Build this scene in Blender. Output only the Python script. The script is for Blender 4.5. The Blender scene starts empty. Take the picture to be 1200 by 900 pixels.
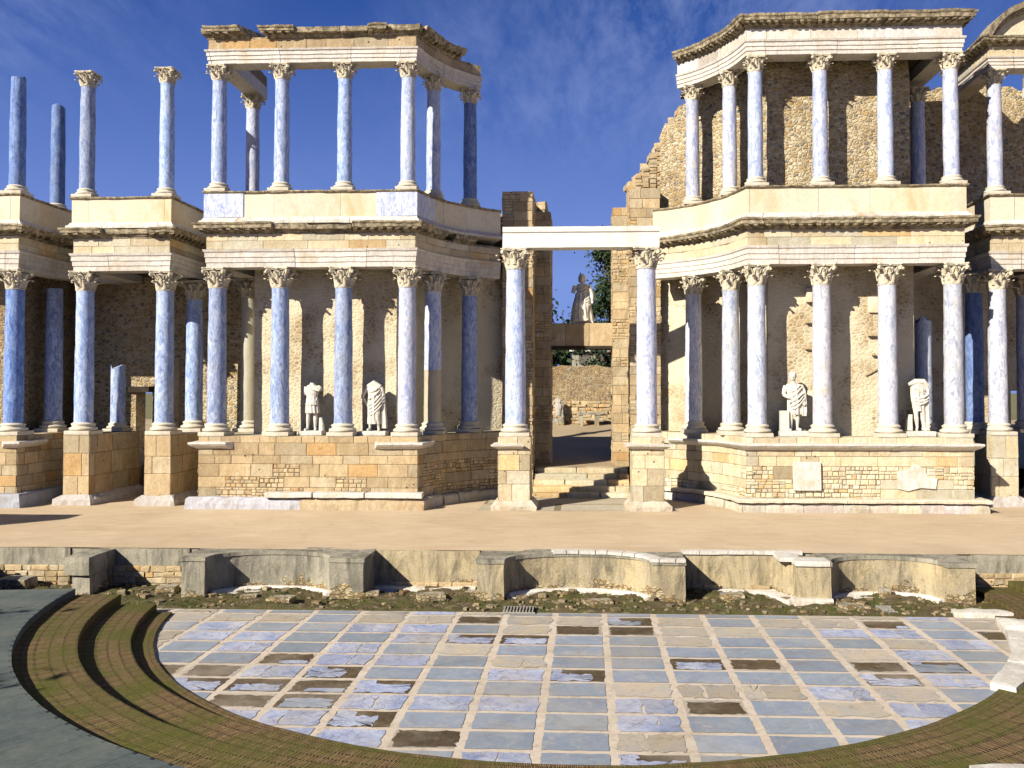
import bpy, math, random
from mathutils import Vector, noise, Matrix
R = math.radians
PI = math.pi
rng = random.Random(7)
S = bpy.context.scene
COL = S.collection

# ------------------------------------------------------------------ camera
CW, CH, F = 1200.0, 900.0, 1017.0
YAW, PITCH = R(2.5), R(1.5)
PX, PY = 643.0, 458.0 - F * math.tan(PITCH)
CZ = 5.25
_f = Vector((-math.sin(YAW) * math.cos(PITCH), math.cos(YAW) * math.cos(PITCH), math.sin(PITCH)))
_r = Vector((math.cos(YAW), math.sin(YAW), 0))
_u = _r.cross(_f)
CAM = Vector((0, 0, CZ))
def ray(px, py):
    return _f + _r * ((px - PX) / F) - _u * ((py - PY) / F)
def at(px, py, Y):            # point seen at a pixel of the photo on the vertical plane y = Y
    d = ray(px, py); return CAM + d * (Y / d.y)
def ground(px, py, z):        # same on a level plane
    d = ray(px, py); return CAM + d * ((z - CZ) / d.z)
cd = bpy.data.cameras.new('camera'); cam = bpy.data.objects.new('camera', cd); COL.objects.link(cam)
cam.location = CAM
cam.rotation_euler = Matrix((_r, _u, -_f)).transposed().to_euler()
cd.sensor_width = 36; cd.lens = 36 * F / CW
cd.shift_x = -(PX - CW / 2) / CW; cd.shift_y = (PY - CH / 2) / CW
cd.clip_end = 3000; S.camera = cam

# ------------------------------------------------------------------ sun, sky
SUND = Vector((.88, 1.0, -.80)).normalized()
EL = math.asin(-SUND.z); AZ = math.atan2(-SUND.x, -SUND.y)
sl = bpy.data.lights.new('sun', 'SUN'); so = bpy.data.objects.new('sun', sl); COL.objects.link(so)
so.rotation_euler = SUND.to_track_quat('-Z', 'Y').to_euler()
sl.energy = 5.0; sl.angle = R(.5); sl.color = (1, .93, .80)
W = bpy.data.worlds.new('World'); S.world = W; W.use_nodes = True
nt = W.node_tree; N = nt.nodes; L = nt.links; N.clear()
out = N.new('ShaderNodeOutputWorld'); bg = N.new('ShaderNodeBackground'); L.new(bg.outputs[0], out.inputs[0])
sky = N.new('ShaderNodeTexSky'); sky.sky_type = 'NISHITA'; sky.sun_disc = False
sky.sun_elevation = EL; sky.sun_rotation = AZ; sky.air_density = 1.0; sky.dust_density = .35; sky.ozone_density = 3.5
hs = N.new('ShaderNodeHueSaturation'); hs.inputs['Saturation'].default_value = 1.22; hs.inputs['Hue'].default_value = .517; hs.inputs['Value'].default_value = .33
L.new(sky.outputs[0], hs.inputs['Color'])
tc = N.new('ShaderNodeTexCoord'); sep = N.new('ShaderNodeSeparateXYZ'); L.new(tc.outputs['Generated'], sep.inputs[0])
def M(op, a, b=None, c=None, nodes=None, links=None, clamp=False):
    n = (nodes or N).new('ShaderNodeMath'); n.operation = op; n.use_clamp = clamp
    for i, v in enumerate((a, b, c)):
        if v is None: continue
        if isinstance(v, (int, float)): n.inputs[i].default_value = v
        else: (links or L).new(v, n.inputs[i])
    return n.outputs[0]
zz = M('ADD', M('MAXIMUM', sep.outputs[2], 0.0), .22)
cx = M('DIVIDE', sep.outputs[0], zz); cy = M('DIVIDE', sep.outputs[1], zz)
cmb = N.new('ShaderNodeCombineXYZ'); L.new(cx, cmb.inputs[0]); L.new(cy, cmb.inputs[1])
mp = N.new('ShaderNodeMapping'); mp.inputs['Rotation'].default_value = (0, 0, R(-50)); mp.inputs['Scale'].default_value = (3.4, 1.3, 1); mp.inputs['Location'].default_value = (1.3, .4, 0)
L.new(cmb.outputs[0], mp.inputs[0])
n1 = N.new('ShaderNodeTexNoise'); n1.inputs['Scale'].default_value = 2.4; n1.inputs['Detail'].default_value = 9; n1.inputs['Roughness'].default_value = .72; n1.inputs['Distortion'].default_value = .15
L.new(mp.outputs[0], n1.inputs['Vector'])
n2 = N.new('ShaderNodeTexNoise'); n2.inputs['Scale'].default_value = .75; n2.inputs['Detail'].default_value = 2
mp2 = N.new('ShaderNodeMapping'); mp2.inputs['Location'].default_value = (.2, 2.4, 0); L.new(cmb.outputs[0], mp2.inputs[0]); L.new(mp2.outputs[0], n2.inputs['Vector'])
a = N.new('ShaderNodeMapRange'); a.inputs[1].default_value = .38; a.inputs[2].default_value = .74; L.new(n1.outputs[0], a.inputs[0])
b = N.new('ShaderNodeMapRange'); b.inputs[1].default_value = .40; b.inputs[2].default_value = .60; L.new(n2.outputs[0], b.inputs[0])
cf = M('MULTIPLY', a.outputs[0], b.outputs[0]); hb = N.new('ShaderNodeMapRange'); hb.interpolation_type = 'SMOOTHSTEP'; hb.inputs[1].default_value = .20; hb.inputs[2].default_value = .34; hb.inputs[3].default_value = .12; L.new(sep.outputs[2], hb.inputs[0])
cf = M('MULTIPLY', M('MULTIPLY', cf, .40), hb.outputs[0])
lo = N.new('ShaderNodeMapRange'); lo.interpolation_type = 'SMOOTHSTEP'; lo.inputs[1].default_value = .0; lo.inputs[2].default_value = .95; lo.inputs[3].default_value = .92; lo.inputs[4].default_value = .0; L.new(sep.outputs[2], lo.inputs[0])
gr = N.new('ShaderNodeValToRGB'); L.new(sep.outputs[2], gr.inputs[0]); ge = gr.color_ramp.elements
ge[0].position = .12; ge[0].color = (.27, .42, 1.0, 1); ge[1].position = .46; ge[1].color = (.018, .125, .62, 1)
e3 = ge.new(.85); e3.color = (.03, .06, .30, 1)
gs = N.new('ShaderNodeVectorMath'); gs.operation = 'SCALE'; gs.inputs['Scale'].default_value = 10.2; L.new(gr.outputs[0], gs.inputs[0])
m0 = N.new('ShaderNodeMix'); m0.data_type = 'RGBA'; L.new(lo.outputs[0], m0.inputs[0]); L.new(hs.outputs[0], m0.inputs[6]); L.new(gs.outputs[0], m0.inputs[7])
mx = N.new('ShaderNodeMix'); mx.data_type = 'RGBA'; L.new(cf, mx.inputs[0]); L.new(m0.outputs[2], mx.inputs[6]); mx.inputs[7].default_value = (6.6, 7.8, 12.0, 1)
L.new(mx.outputs[2], bg.inputs[0]); bg.inputs[1].default_value = .05
S.view_settings.view_transform = 'Standard'; S.view_settings.look = 'None'; S.view_settings.exposure = .68
S.cycles.diffuse_bounces = 1; S.view_settings.gamma = 1

# ------------------------------------------------------------------ materials
def newmat(name):
    m = bpy.data.materials.new(name); m.use_nodes = True
    t = m.node_tree; t['untinted'] = 1 if 'statue' in name else 0; t.nodes.clear()
    o = t.nodes.new('ShaderNodeOutputMaterial'); p = t.nodes.new('ShaderNodeBsdfPrincipled')
    t.links.new(p.outputs[0], o.inputs[0]); p.inputs['Roughness'].default_value = .85
    p.inputs['Specular IOR Level'].default_value = .25
    return m, t, p
def ramp(t, fac, stops, interp='LINEAR'):
    n = t.nodes.new('ShaderNodeValToRGB'); n.color_ramp.interpolation = interp
    e = n.color_ramp.elements
    while len(e) < len(stops): e.new(.5)
    for i, (p, c) in enumerate(stops):
        e[i].position = p; e[i].color = (c, c, c, 1) if isinstance(c, (int, float)) else (*c, 1)
    t.links.new(fac, n.inputs[0]); return n.outputs[0]
def mixc(t, fac, a, b, mode='MIX'):
    n = t.nodes.new('ShaderNodeMix'); n.data_type = 'RGBA'; n.blend_type = mode
    for s, v in ((0, fac), (6, a), (7, b)):
        if isinstance(v, (int, float)): n.inputs[s].default_value = v
        elif isinstance(v, tuple): n.inputs[s].default_value = (*v, 1)
        else: t.links.new(v, n.inputs[s])
    return n.outputs[2]
def tex(t, kind, scale, detail=4, rough=.55, dist=0, src='Object', mscale=None, rand=False):
    c = t.nodes.new('ShaderNodeTexCoord'); v = c.outputs[src]
    if rand:
        oi = t.nodes.new('ShaderNodeObjectInfo'); ml = t.nodes.new('ShaderNodeMath'); ml.operation = 'MULTIPLY'; ml.inputs[1].default_value = 57.
        t.links.new(oi.outputs['Random'], ml.inputs[0]); va = t.nodes.new('ShaderNodeVectorMath'); va.operation = 'ADD'
        t.links.new(v, va.inputs[0]); t.links.new(ml.outputs[0], va.inputs[1]); v = va.outputs[0]
    if mscale:
        mpn = t.nodes.new('ShaderNodeMapping'); mpn.inputs['Scale'].default_value = mscale; t.links.new(v, mpn.inputs[0]); v = mpn.outputs[0]
    if kind == 'noise':
        n = t.nodes.new('ShaderNodeTexNoise'); n.inputs['Detail'].default_value = detail; n.inputs['Roughness'].default_value = rough; n.inputs['Distortion'].default_value = dist
        n.inputs['Scale'].default_value = scale; t.links.new(v, n.inputs['Vector']); return n.outputs[0]
    n = t.nodes.new('ShaderNodeTexVoronoi'); n.inputs['Scale'].default_value = scale
    if kind == 'edge': n.feature = 'DISTANCE_TO_EDGE'
    t.links.new(v, n.inputs['Vector'])
    return n
def bump(t, p, h, strength=.5, dist=.03):
    b = t.nodes.new('ShaderNodeBump'); b.inputs['Strength'].default_value = strength; b.inputs['Distance'].default_value = dist
    t.links.new(h, b.inputs['Height']); t.links.new(b.outputs[0], p.inputs['Normal'])
def tinted(t, c):
    if t.get('untinted'): return c
    a = t.nodes.new('ShaderNodeAttribute'); a.attribute_name = 'tint'
    return mixc(t, 1.0, c, a.outputs['Color'], 'MULTIPLY')
def stone(name, c1, c2, stain=(.12, .09, .05), stain_amt=.5, ns=1.6, bs=.8, lichen=0., pits=0., grit=.5, streak=0., core=0., wash=0.):
    m, t, p = newmat(name)
    c = mixc(t, ramp(t, tex(t, 'noise', ns, 8, .65), [(.32, 0.), (.68, 1.)]), c1, c2)
    c = mixc(t, ramp(t, tex(t, 'noise', ns * 9, 5, .7), [(.35, .0), (.75, .35)]), c, (c1[0] * .45, c1[1] * .42, c1[2] * .38))
    s = ramp(t, tex(t, 'noise', .8, 9, .7, .4, mscale=(1, 1, .55)), [(.52, 0.), (.74, stain_amt)])
    c = mixc(t, s, c, stain)
    if wash:
        c = mixc(t, ramp(t, tex(t, 'noise', 2.2, 9, .75, .5, mscale=(1.6, 1.6, .6)), [(.50, 0.), (.64, wash)]), c, (min(.8, c1[0] * 1.25), c1[1] * 1.25, c1[2] * 1.3))
        c = mixc(t, ramp(t, tex(t, 'noise', 3.7, 9, .8, .5, mscale=(1.6, 1.6, .7)), [(.53, 0.), (.66, wash)]), c, (c1[0] * .42, c1[1] * .36, c1[2] * .28))
    if core:
        tk = t.nodes.new('ShaderNodeTexCoord'); sz = t.nodes.new('ShaderNodeSeparateXYZ'); t.links.new(tk.outputs['Object'], sz.inputs[0])
        zt = M('ADD', sz.outputs[2], M('MULTIPLY', tex(t, 'noise', .9, 5, .7), -1.5, nodes=t.nodes, links=t.links), nodes=t.nodes, links=t.links)
        km = ramp(t, zt, [(.0, 0.), (.001, 0.)]); km.node.color_ramp.elements[0].position = 0; 
        km = M('LESS_THAN', zt, -core, nodes=t.nodes, links=t.links)
        vo = tex(t, 'edge', 8., mscale=(1, 1, 1.7)); vc = tex(t, 'vor', 8., mscale=(1, 1, 1.7)); s3 = t.nodes.new('ShaderNodeSeparateColor'); t.links.new(vc.outputs['Color'], s3.inputs[0])
        rc = mixc(t, ramp(t, vo.outputs['Distance'], [(.02, 0.), (.16, 1.)]), (.12, .085, .045), ramp(t, s3.outputs[0], [(0., (.52, .40, .22)), (.4, (.38, .26, .12)), (.7, (.60, .50, .32))], 'CONSTANT'))
        c = mixc(t, km, c, rc)
    if streak:
        k_ = ramp(t, tex(t, 'noise', 1.0, 9, .72, .6, mscale=(3.4, 3.4, .85)), [(.46, 0.), (.66, streak)])
        c = mixc(t, k_, c, (.055, .055, .045))
    if lichen:
        g = t.nodes.new('ShaderNodeNewGeometry'); sp = t.nodes.new('ShaderNodeSeparateXYZ'); t.links.new(g.outputs['Normal'], sp.inputs[0])
        l = ramp(t, tex(t, 'noise', 5, 7, .75), [(.42, 0.), (.56, lichen)])
        c = mixc(t, l, c, (.075, .065, .045))
    pt = tex(t, 'vor', 3.4); sc_ = t.nodes.new('ShaderNodeSeparateColor'); t.links.new(pt.outputs['Color'], sc_.inputs[0])
    pit = M('MULTIPLY', ramp(t, pt.outputs['Distance'], [(.07, 1.), (.13, 0.)]), ramp(t, sc_.outputs[0], [(.66, 0.), (.67, pits)]), nodes=t.nodes, links=t.links)
    c = mixc(t, pit, c, (.035, .025, .015))
    c = mixc(t, ramp(t, tex(t, 'noise', 26, 6, .8), [(.50, 0.), (.70, grit)]), c, (c1[0] * .25, c1[1] * .22, c1[2] * .18))
    c = tinted(t, c)
    t.links.new(c, p.inputs['Base Color'])
    bump(t, p, M('SUBTRACT', tex(t, 'noise', 14, 8, .75), pit, nodes=t.nodes, links=t.links), bs, .04)
    return m
def marble(name, base, vein, dark, amt=.8, grime=(.30, .24, .14), gamt=.35):
    m, t, p = newmat(name)
    v = tex(t, 'noise', 1.4, 9, .66, 1.6, mscale=(2.2, 2.2, .8), rand=True)
    c = mixc(t, ramp(t, v, [(.38, 0.), (.62, 1.)]), base, vein)
    v2 = tex(t, 'noise', 3.0, 10, .78, 1.6, mscale=(1.8, 1.8, .6), rand=True)
    c = mixc(t, ramp(t, v2, [(.47, 0.), (.62, amt)]), c, dark)
    c = mixc(t, ramp(t, tex(t, 'noise', 17, 6, .8, .3, mscale=(1, 1, .5), rand=True), [(.48, 0.), (.66, amt * .7)]), c, (dark[0] * .9, dark[1] * .9, dark[2] * .9))
    g = ramp(t, tex(t, 'noise', .9, 6, .6, .5, rand=True), [(.56, 0.), (.72, gamt)])
    c = mixc(t, g, c, grime)
    c = tinted(t, c)
    t.links.new(c, p.inputs['Base Color']); p.inputs['Roughness'].default_value = .62
    bump(t, p, tex(t, 'noise', 12, 9, .8, .5, rand=True), .8, .025)
    return m
def rubble(name, cols, mortar, scale=4.2, bs=.9, plaster=None, pamt=0.):
    m, t, p = newmat(name)
    ms = (1, 1, 1.5)
    n = tex(t, 'vor', scale, mscale=ms); e = tex(t, 'edge', scale, mscale=ms)
    tcn = t.nodes.new('ShaderNodeTexCoord'); dn = t.nodes.new('ShaderNodeTexNoise'); dn.inputs['Scale'].default_value = scale * .9; dn.inputs['Detail'].default_value = 4; dn.inputs['Roughness'].default_value = .7; t.links.new(tcn.outputs['Object'], dn.inputs['Vector'])
    vs = t.nodes.new('ShaderNodeVectorMath'); vs.operation = 'MULTIPLY_ADD'; t.links.new(dn.outputs['Color'], vs.inputs[0]); k0 = .95 / scale; vs.inputs[1].default_value = (k0, k0, k0); t.links.new(tcn.outputs['Object'], vs.inputs[2])
    mq = t.nodes.new('ShaderNodeMapping'); mq.inputs['Scale'].default_value = ms; t.links.new(vs.outputs[0], mq.inputs[0])
    for q in (n, e): q.inputs['Randomness'].default_value = 1.; t.links.new(mq.outputs[0], q.inputs['Vector'])
    sx = t.nodes.new('ShaderNodeSeparateColor'); t.links.new(n.outputs['Color'], sx.inputs[0])
    k = len(cols); c = ramp(t, sx.outputs[0], [(i / k, x) for i, x in enumerate(cols)], 'CONSTANT')
    c = mixc(t, ramp(t, tex(t, 'noise', 16, 6, .7), [(.3, 0.), (.7, .5)]), c, (.16, .12, .07))
    ed = ramp(t, e.outputs['Distance'], [(.03, 0.), (.20, 1.)])
    c = mixc(t, ed, mortar, c)
    if plaster:
        pm = ramp(t, tex(t, 'noise', .55, 8, .7, .3), [(.5 - pamt, 1.), (.56 - pamt + .05, 0.)])
        c = mixc(t, pm, c, plaster)
    st = ramp(t, tex(t, 'noise', .5, 8, .65), [(.48, 0.), (.66, .5)])
    c = mixc(t, st, c, (.30, .17, .06))
    c = tinted(t, c)
    t.links.new(c, p.inputs['Base Color'])
    h = M('ADD', M('MULTIPLY', ed, .7, nodes=t.nodes, links=t.links), M('MULTIPLY', tex(t, 'noise', 20, 5), .4, nodes=t.nodes, links=t.links), nodes=t.nodes, links=t.links)
    bump(t, p, h, bs, .07)
    return m

MT = {}
MT['ashlar'] = stone('warm_ashlar', (.60, .48, .31), (.47, .36, .21), stain_amt=.4, pits=.9, wash=.5, bs=1.)
MT['ashlar_pale'] = stone('pale_ashlar', (.74, .66, .49), (.62, .51, .33), (.42, .26, .10), .5, pits=.7, wash=.45, bs=1.)
MT['mortar'] = stone('lime_mortar', (.27, .20, .12), (.20, .15, .09))
MT['plaster'] = stone('cream_plaster', (.76, .71, .58), (.72, .62, .43), (.56, .36, .13), .75, .6, .35, grit=.3)
MT['parapet_dark'] = stone('grey_plaster', (.45, .40, .30), (.36, .31, .22), (.16, .14, .10), .6, .7, .3)
MT['white_marble'] = marble('white_marble', (.72, .70, .66), (.62, .58, .52), (.46, .40, .32), .7, (.46, .32, .16), .65)
MT['white_new'] = stone('smooth_white_stone', (.80, .78, .74), (.74, .71, .65), (.46, .38, .27), .5, 1.2, .35, grit=.2)
MT['cornice'] = stone('lichened_cornice', (.60, .51, .35), (.46, .37, .23), (.10, .08, .06), .75, 3, .9, .75)
MT['capital'] = stone('carved_capital', (.80, .74, .60), (.66, .56, .38), (.20, .15, .08), .4, 4, .8, .2)
MT['base'] = stone('column_base', (.70, .67, .58), (.60, .52, .38), (.25, .18, .1), .4, 3, .5)
MT['blue'] = marble('blue_veined_marble', (.33, .43, .68), (.58, .65, .82), (.12, .18, .38), .9, (.40, .42, .42), .5)
MT['blueshade'] = marble('shaded_blue_marble', (.15, .25, .54), (.30, .41, .66), (.06, .10, .28), .9, (.25, .30, .38), .3)  # darker copy of the blue marble, shade put into its colour
MT['pale'] = marble('pale_blue_marble', (.54, .58, .70), (.74, .75, .80), (.20, .27, .56), .9, (.60, .52, .38), .35)
MT['white'] = marble('pale_grey_marble', (.74, .73, .73), (.56, .57, .64), (.25, .28, .40), .9, (.58, .48, .32), .5)
MT['cream'] = marble('cream_drum', (.66, .60, .44), (.60, .52, .36), (.44, .40, .34), .5)
MT['rubble'] = rubble('rubble_masonry', [(.40, .31, .18), (.25, .18, .10), (.50, .41, .26), (.34, .21, .09), (.17, .15, .13), (.44, .34, .20)], (.40, .31, .19), 5.2, .9)
MT['rubble_pl'] = rubble('plastered_rubble', [(.55, .46, .30), (.45, .36, .22), (.62, .53, .36), (.50, .36, .18), (.34, .28, .20)], (.64, .56, .39), 5.0, .4, (.66, .58, .41), .03)
MT['rubble_gold'] = rubble('golden_rubble', [(.60, .47, .26), (.42, .30, .15), (.70, .60, .40), (.50, .34, .14), (.22, .20, .17), (.72, .62, .42)], (.60, .50, .33), 5.4, 1.)
MT['ceiling'] = stone('shade_dark_soffit', (.10, .08, .055), (.06, .05, .035))  # near-black tone deepens the shade beneath floor and roof slabs
MT['statue'] = stone('statue_marble', (.78, .75, .68), (.66, .60, .49), (.36, .26, .13), .5, 3, .35)
MT['statue_grey'] = stone('weathered_grey_statue', (.52, .49, .44), (.38, .35, .30), (.16, .14, .12), .5, 3, .4)
MT['concrete'] = stone('grey_concrete', (.46, .42, .33), (.30, .28, .22), (.07, .07, .055), .7, 1.4, .8, streak=.75, core=.60)
MT['concrete_warm'] = stone('ochre_render', (.56, .45, .26), (.44, .38, .27), (.14, .12, .08), .6, 1.1, .8, streak=.7, core=.60)
MT['wood_and_shade'] = stone('beam_and_underside_shade', (.05, .035, .025), (.03, .02, .015))  # also colours the strip of shade under the gateway lintel
MT['iron'] = stone('rusted_iron', (.10, .09, .08), (.20, .18, .15))
MT['palemetal'] = stone('pale_grating', (.42, .40, .36), (.3, .28, .24))

def sand():
    m, t, p = newmat('stage_sand')
    c = mixc(t, ramp(t, tex(t, 'noise', .35, 8, .6), [(.35, 0.), (.65, 1.)]), (.61, .475, .32), (.51, .385, .25))
    c = mixc(t, ramp(t, tex(t, 'noise', 30, 4, .7), [(.4, 0.), (.8, .35)]), c, (.30, .21, .12))
    c = mixc(t, ramp(t, tex(t, 'noise', 2.2, 6, .7, mscale=(.4, 1.4, 1)), [(.50, 0.), (.72, .5)]), c, (.68, .57, .40))
    c = mixc(t, ramp(t, tex(t, 'noise', .9, 9, .75, .6), [(.52, 0.), (.68, .45)]), c, (.40, .30, .18))
    t.links.new(c, p.inputs['Base Color']); bump(t, p, tex(t, 'noise', 22, 8, .75), .5, .03); p.inputs['Roughness'].default_value = .95
    return m
MT['sand'] = sand()
def brickmat(name, c1, c2, mortar, moss, bw, bh, msize, mossamt=.8, mossy=.5, tintless=False, bs=.8):
    m, t, p = newmat(name)
    c = t.nodes.new('ShaderNodeTexCoord'); b = t.nodes.new('ShaderNodeTexBrick')
    t.links.new(c.outputs['UV'], b.inputs['Vector'])
    b.inputs['Scale'].default_value = 1; b.inputs['Brick Width'].default_value = bw; b.inputs['Row Height'].default_value = bh
    b.inputs['Mortar Size'].default_value = msize; b.inputs['Mortar Smooth'].default_value = .3; b.inputs['Bias'].default_value = 0
    b.inputs['Color1'].default_value = (*c1, 1); b.inputs['Color2'].default_value = (*c2, 1); b.inputs['Mortar'].default_value = (*mortar, 1)
    c = b.outputs[0]
    c = mixc(t, ramp(t, tex(t, 'noise', 9, 7, .7), [(.35, 0.), (.7, .55)]), c, (c2[0] * .4, c2[1] * .4, c2[2] * .4))
    c = mixc(t, ramp(t, tex(t, 'noise', .7, 8, .7), [(.5 - .12 * mossy, 0.), (.70 - .12 * mossy, mossamt)]), c, moss)
    t.links.new(c, p.inputs['Base Color'])
    h = M('SUBTRACT', M('MULTIPLY', tex(t, 'noise', 16, 6), .5, nodes=t.nodes, links=t.links), b.outputs[1], nodes=t.nodes, links=t.links)
    bump(t, p, h, bs, .03); p.inputs['Roughness'].default_value = .9
    return m
MT['tread'] = brickmat('mossy_brick', (.42, .28, .13), (.17, .10, .05), (.018, .013, .008), (.085, .10, .010), .42, .105, .024, .8, .75, bs=1.2)
MT['slab'] = brickmat('shaded_grey_paving', (.105, .13, .13), (.06, .08, .082), (.012, .015, .015), (.15, .16, .14), 1.5, .8, .016, .6, .5, bs=.3)  # grey paving darkened so its colour holds the shade lying on it
MT['flag'] = brickmat('pale_flagstones', (.55, .49, .38), (.46, .39, .27), (.20, .16, .10), (.34, .29, .18), .8, .45, .02, .5, .5, bs=.5)
def mud():
    m, t, p = newmat('mossy_mud')
    c = mixc(t, ramp(t, tex(t, 'noise', 1.3, 8, .65), [(.42, 0.), (.6, 1.)]), (.12, .09, .05), (.085, .09, .025))
    c = mixc(t, ramp(t, tex(t, 'noise', 3.2, 9, .75, 1, mscale=(.6, 1.8, 1)), [(.55, 0.), (.66, .85)]), c, (.36, .29, .18))
    c = mixc(t, ramp(t, tex(t, 'noise', 9, 6, .75), [(.55, 0.), (.7, .6)]), c, (.04, .032, .02))
    t.links.new(c, p.inputs['Base Color']); bump(t, p, tex(t, 'noise', 9, 9, .8), 1., .08); return m
MT['mud'] = mud()
def tilem(name, c1, c2, c3, bs=.15, crack=0., rough=.6):
    m, t, p = newmat(name)
    c = mixc(t, ramp(t, tex(t, 'noise', 1.1, 9, .7, .8), [(.36, 0.), (.64, 1.)]), c1, c2)
    c = mixc(t, ramp(t, tex(t, 'noise', 4.2, 9, .75, 1.2), [(.5, 0.), (.66, .75)]), c, c3)
    if crack:
        e = tex(t, 'edge', 5.5); k = ramp(t, e.outputs['Distance'], [(.0, 1.), (.035, 0.)])
        g = ramp(t, tex(t, 'noise', 1.2, 3), [(.45, 0.), (.6, crack)])
        c = mixc(t, M('MULTIPLY', k, g, nodes=t.nodes, links=t.links), c, (.14, .11, .07))
    c = mixc(t, ramp(t, tex(t, 'noise', .45, 6, .6), [(.48, 0.), (.68, .5)]), c, (.44, .38, .30))
    c = mixc(t, ramp(t, tex(t, 'noise', 3.1, 8, .8, .4), [(.54, 0.), (.64, .55)]), c, (.24, .20, .15))
    c = tinted(t, c)
    t.links.new(c, p.inputs['Base Color']); bump(t, p, tex(t, 'noise', 12, 7, .7), bs, .02); p.inputs['Roughness'].default_value = rough
    return m
MT['slate'] = tilem('blue_grey_slab', (.20, .24, .31), (.27, .31, .37), (.38, .37, .36))
MT['lav'] = tilem('lavender_marble_slab', (.27, .32, .48), (.50, .52, .62), (.13, .18, .36), .6, .9)
MT['sandy'] = tilem('sandy_slab', (.46, .38, .27), (.36, .35, .34), (.52, .44, .32), .5, .6, .8)
MT['joint'] = tilem('pinkish_joint', (.54, .45, .36), (.62, .54, .45), (.42, .34, .25), .4, 0, .9)
MT['dirt'] = tilem('bare_dirt', (.075, .052, .03), (.12, .085, .045), (.05, .035, .02), .9, 0, .95)
def simple(name, c1, c2, sc=3, rough=.8):
    m, t, p = newmat(name)
    c = mixc(t, ramp(t, tex(t, 'noise', sc, 4), [(.35, 0.), (.65, 1.)]), c1, c2)
    t.links.new(tinted(t, c), p.inputs['Base Color']); p.inputs['Roughness'].default_value = rough; return m
MT['leaf'] = simple('dark_foliage', (.022, .042, .022), (.045, .07, .03), 1.5)
MT['leaf2'] = simple('olive_foliage', (.06, .085, .03), (.10, .12, .04), 1.5)
MT['bark'] = simple('bark', (.10, .07, .045), (.16, .12, .08), 6)
MT['earth'] = simple('dry_earth', (.42, .33, .21), (.34, .26, .16), .3, .95)
MT['grass'] = simple('thin_grass', (.12, .13, .05), (.22, .19, .09), .8, .95)

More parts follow.
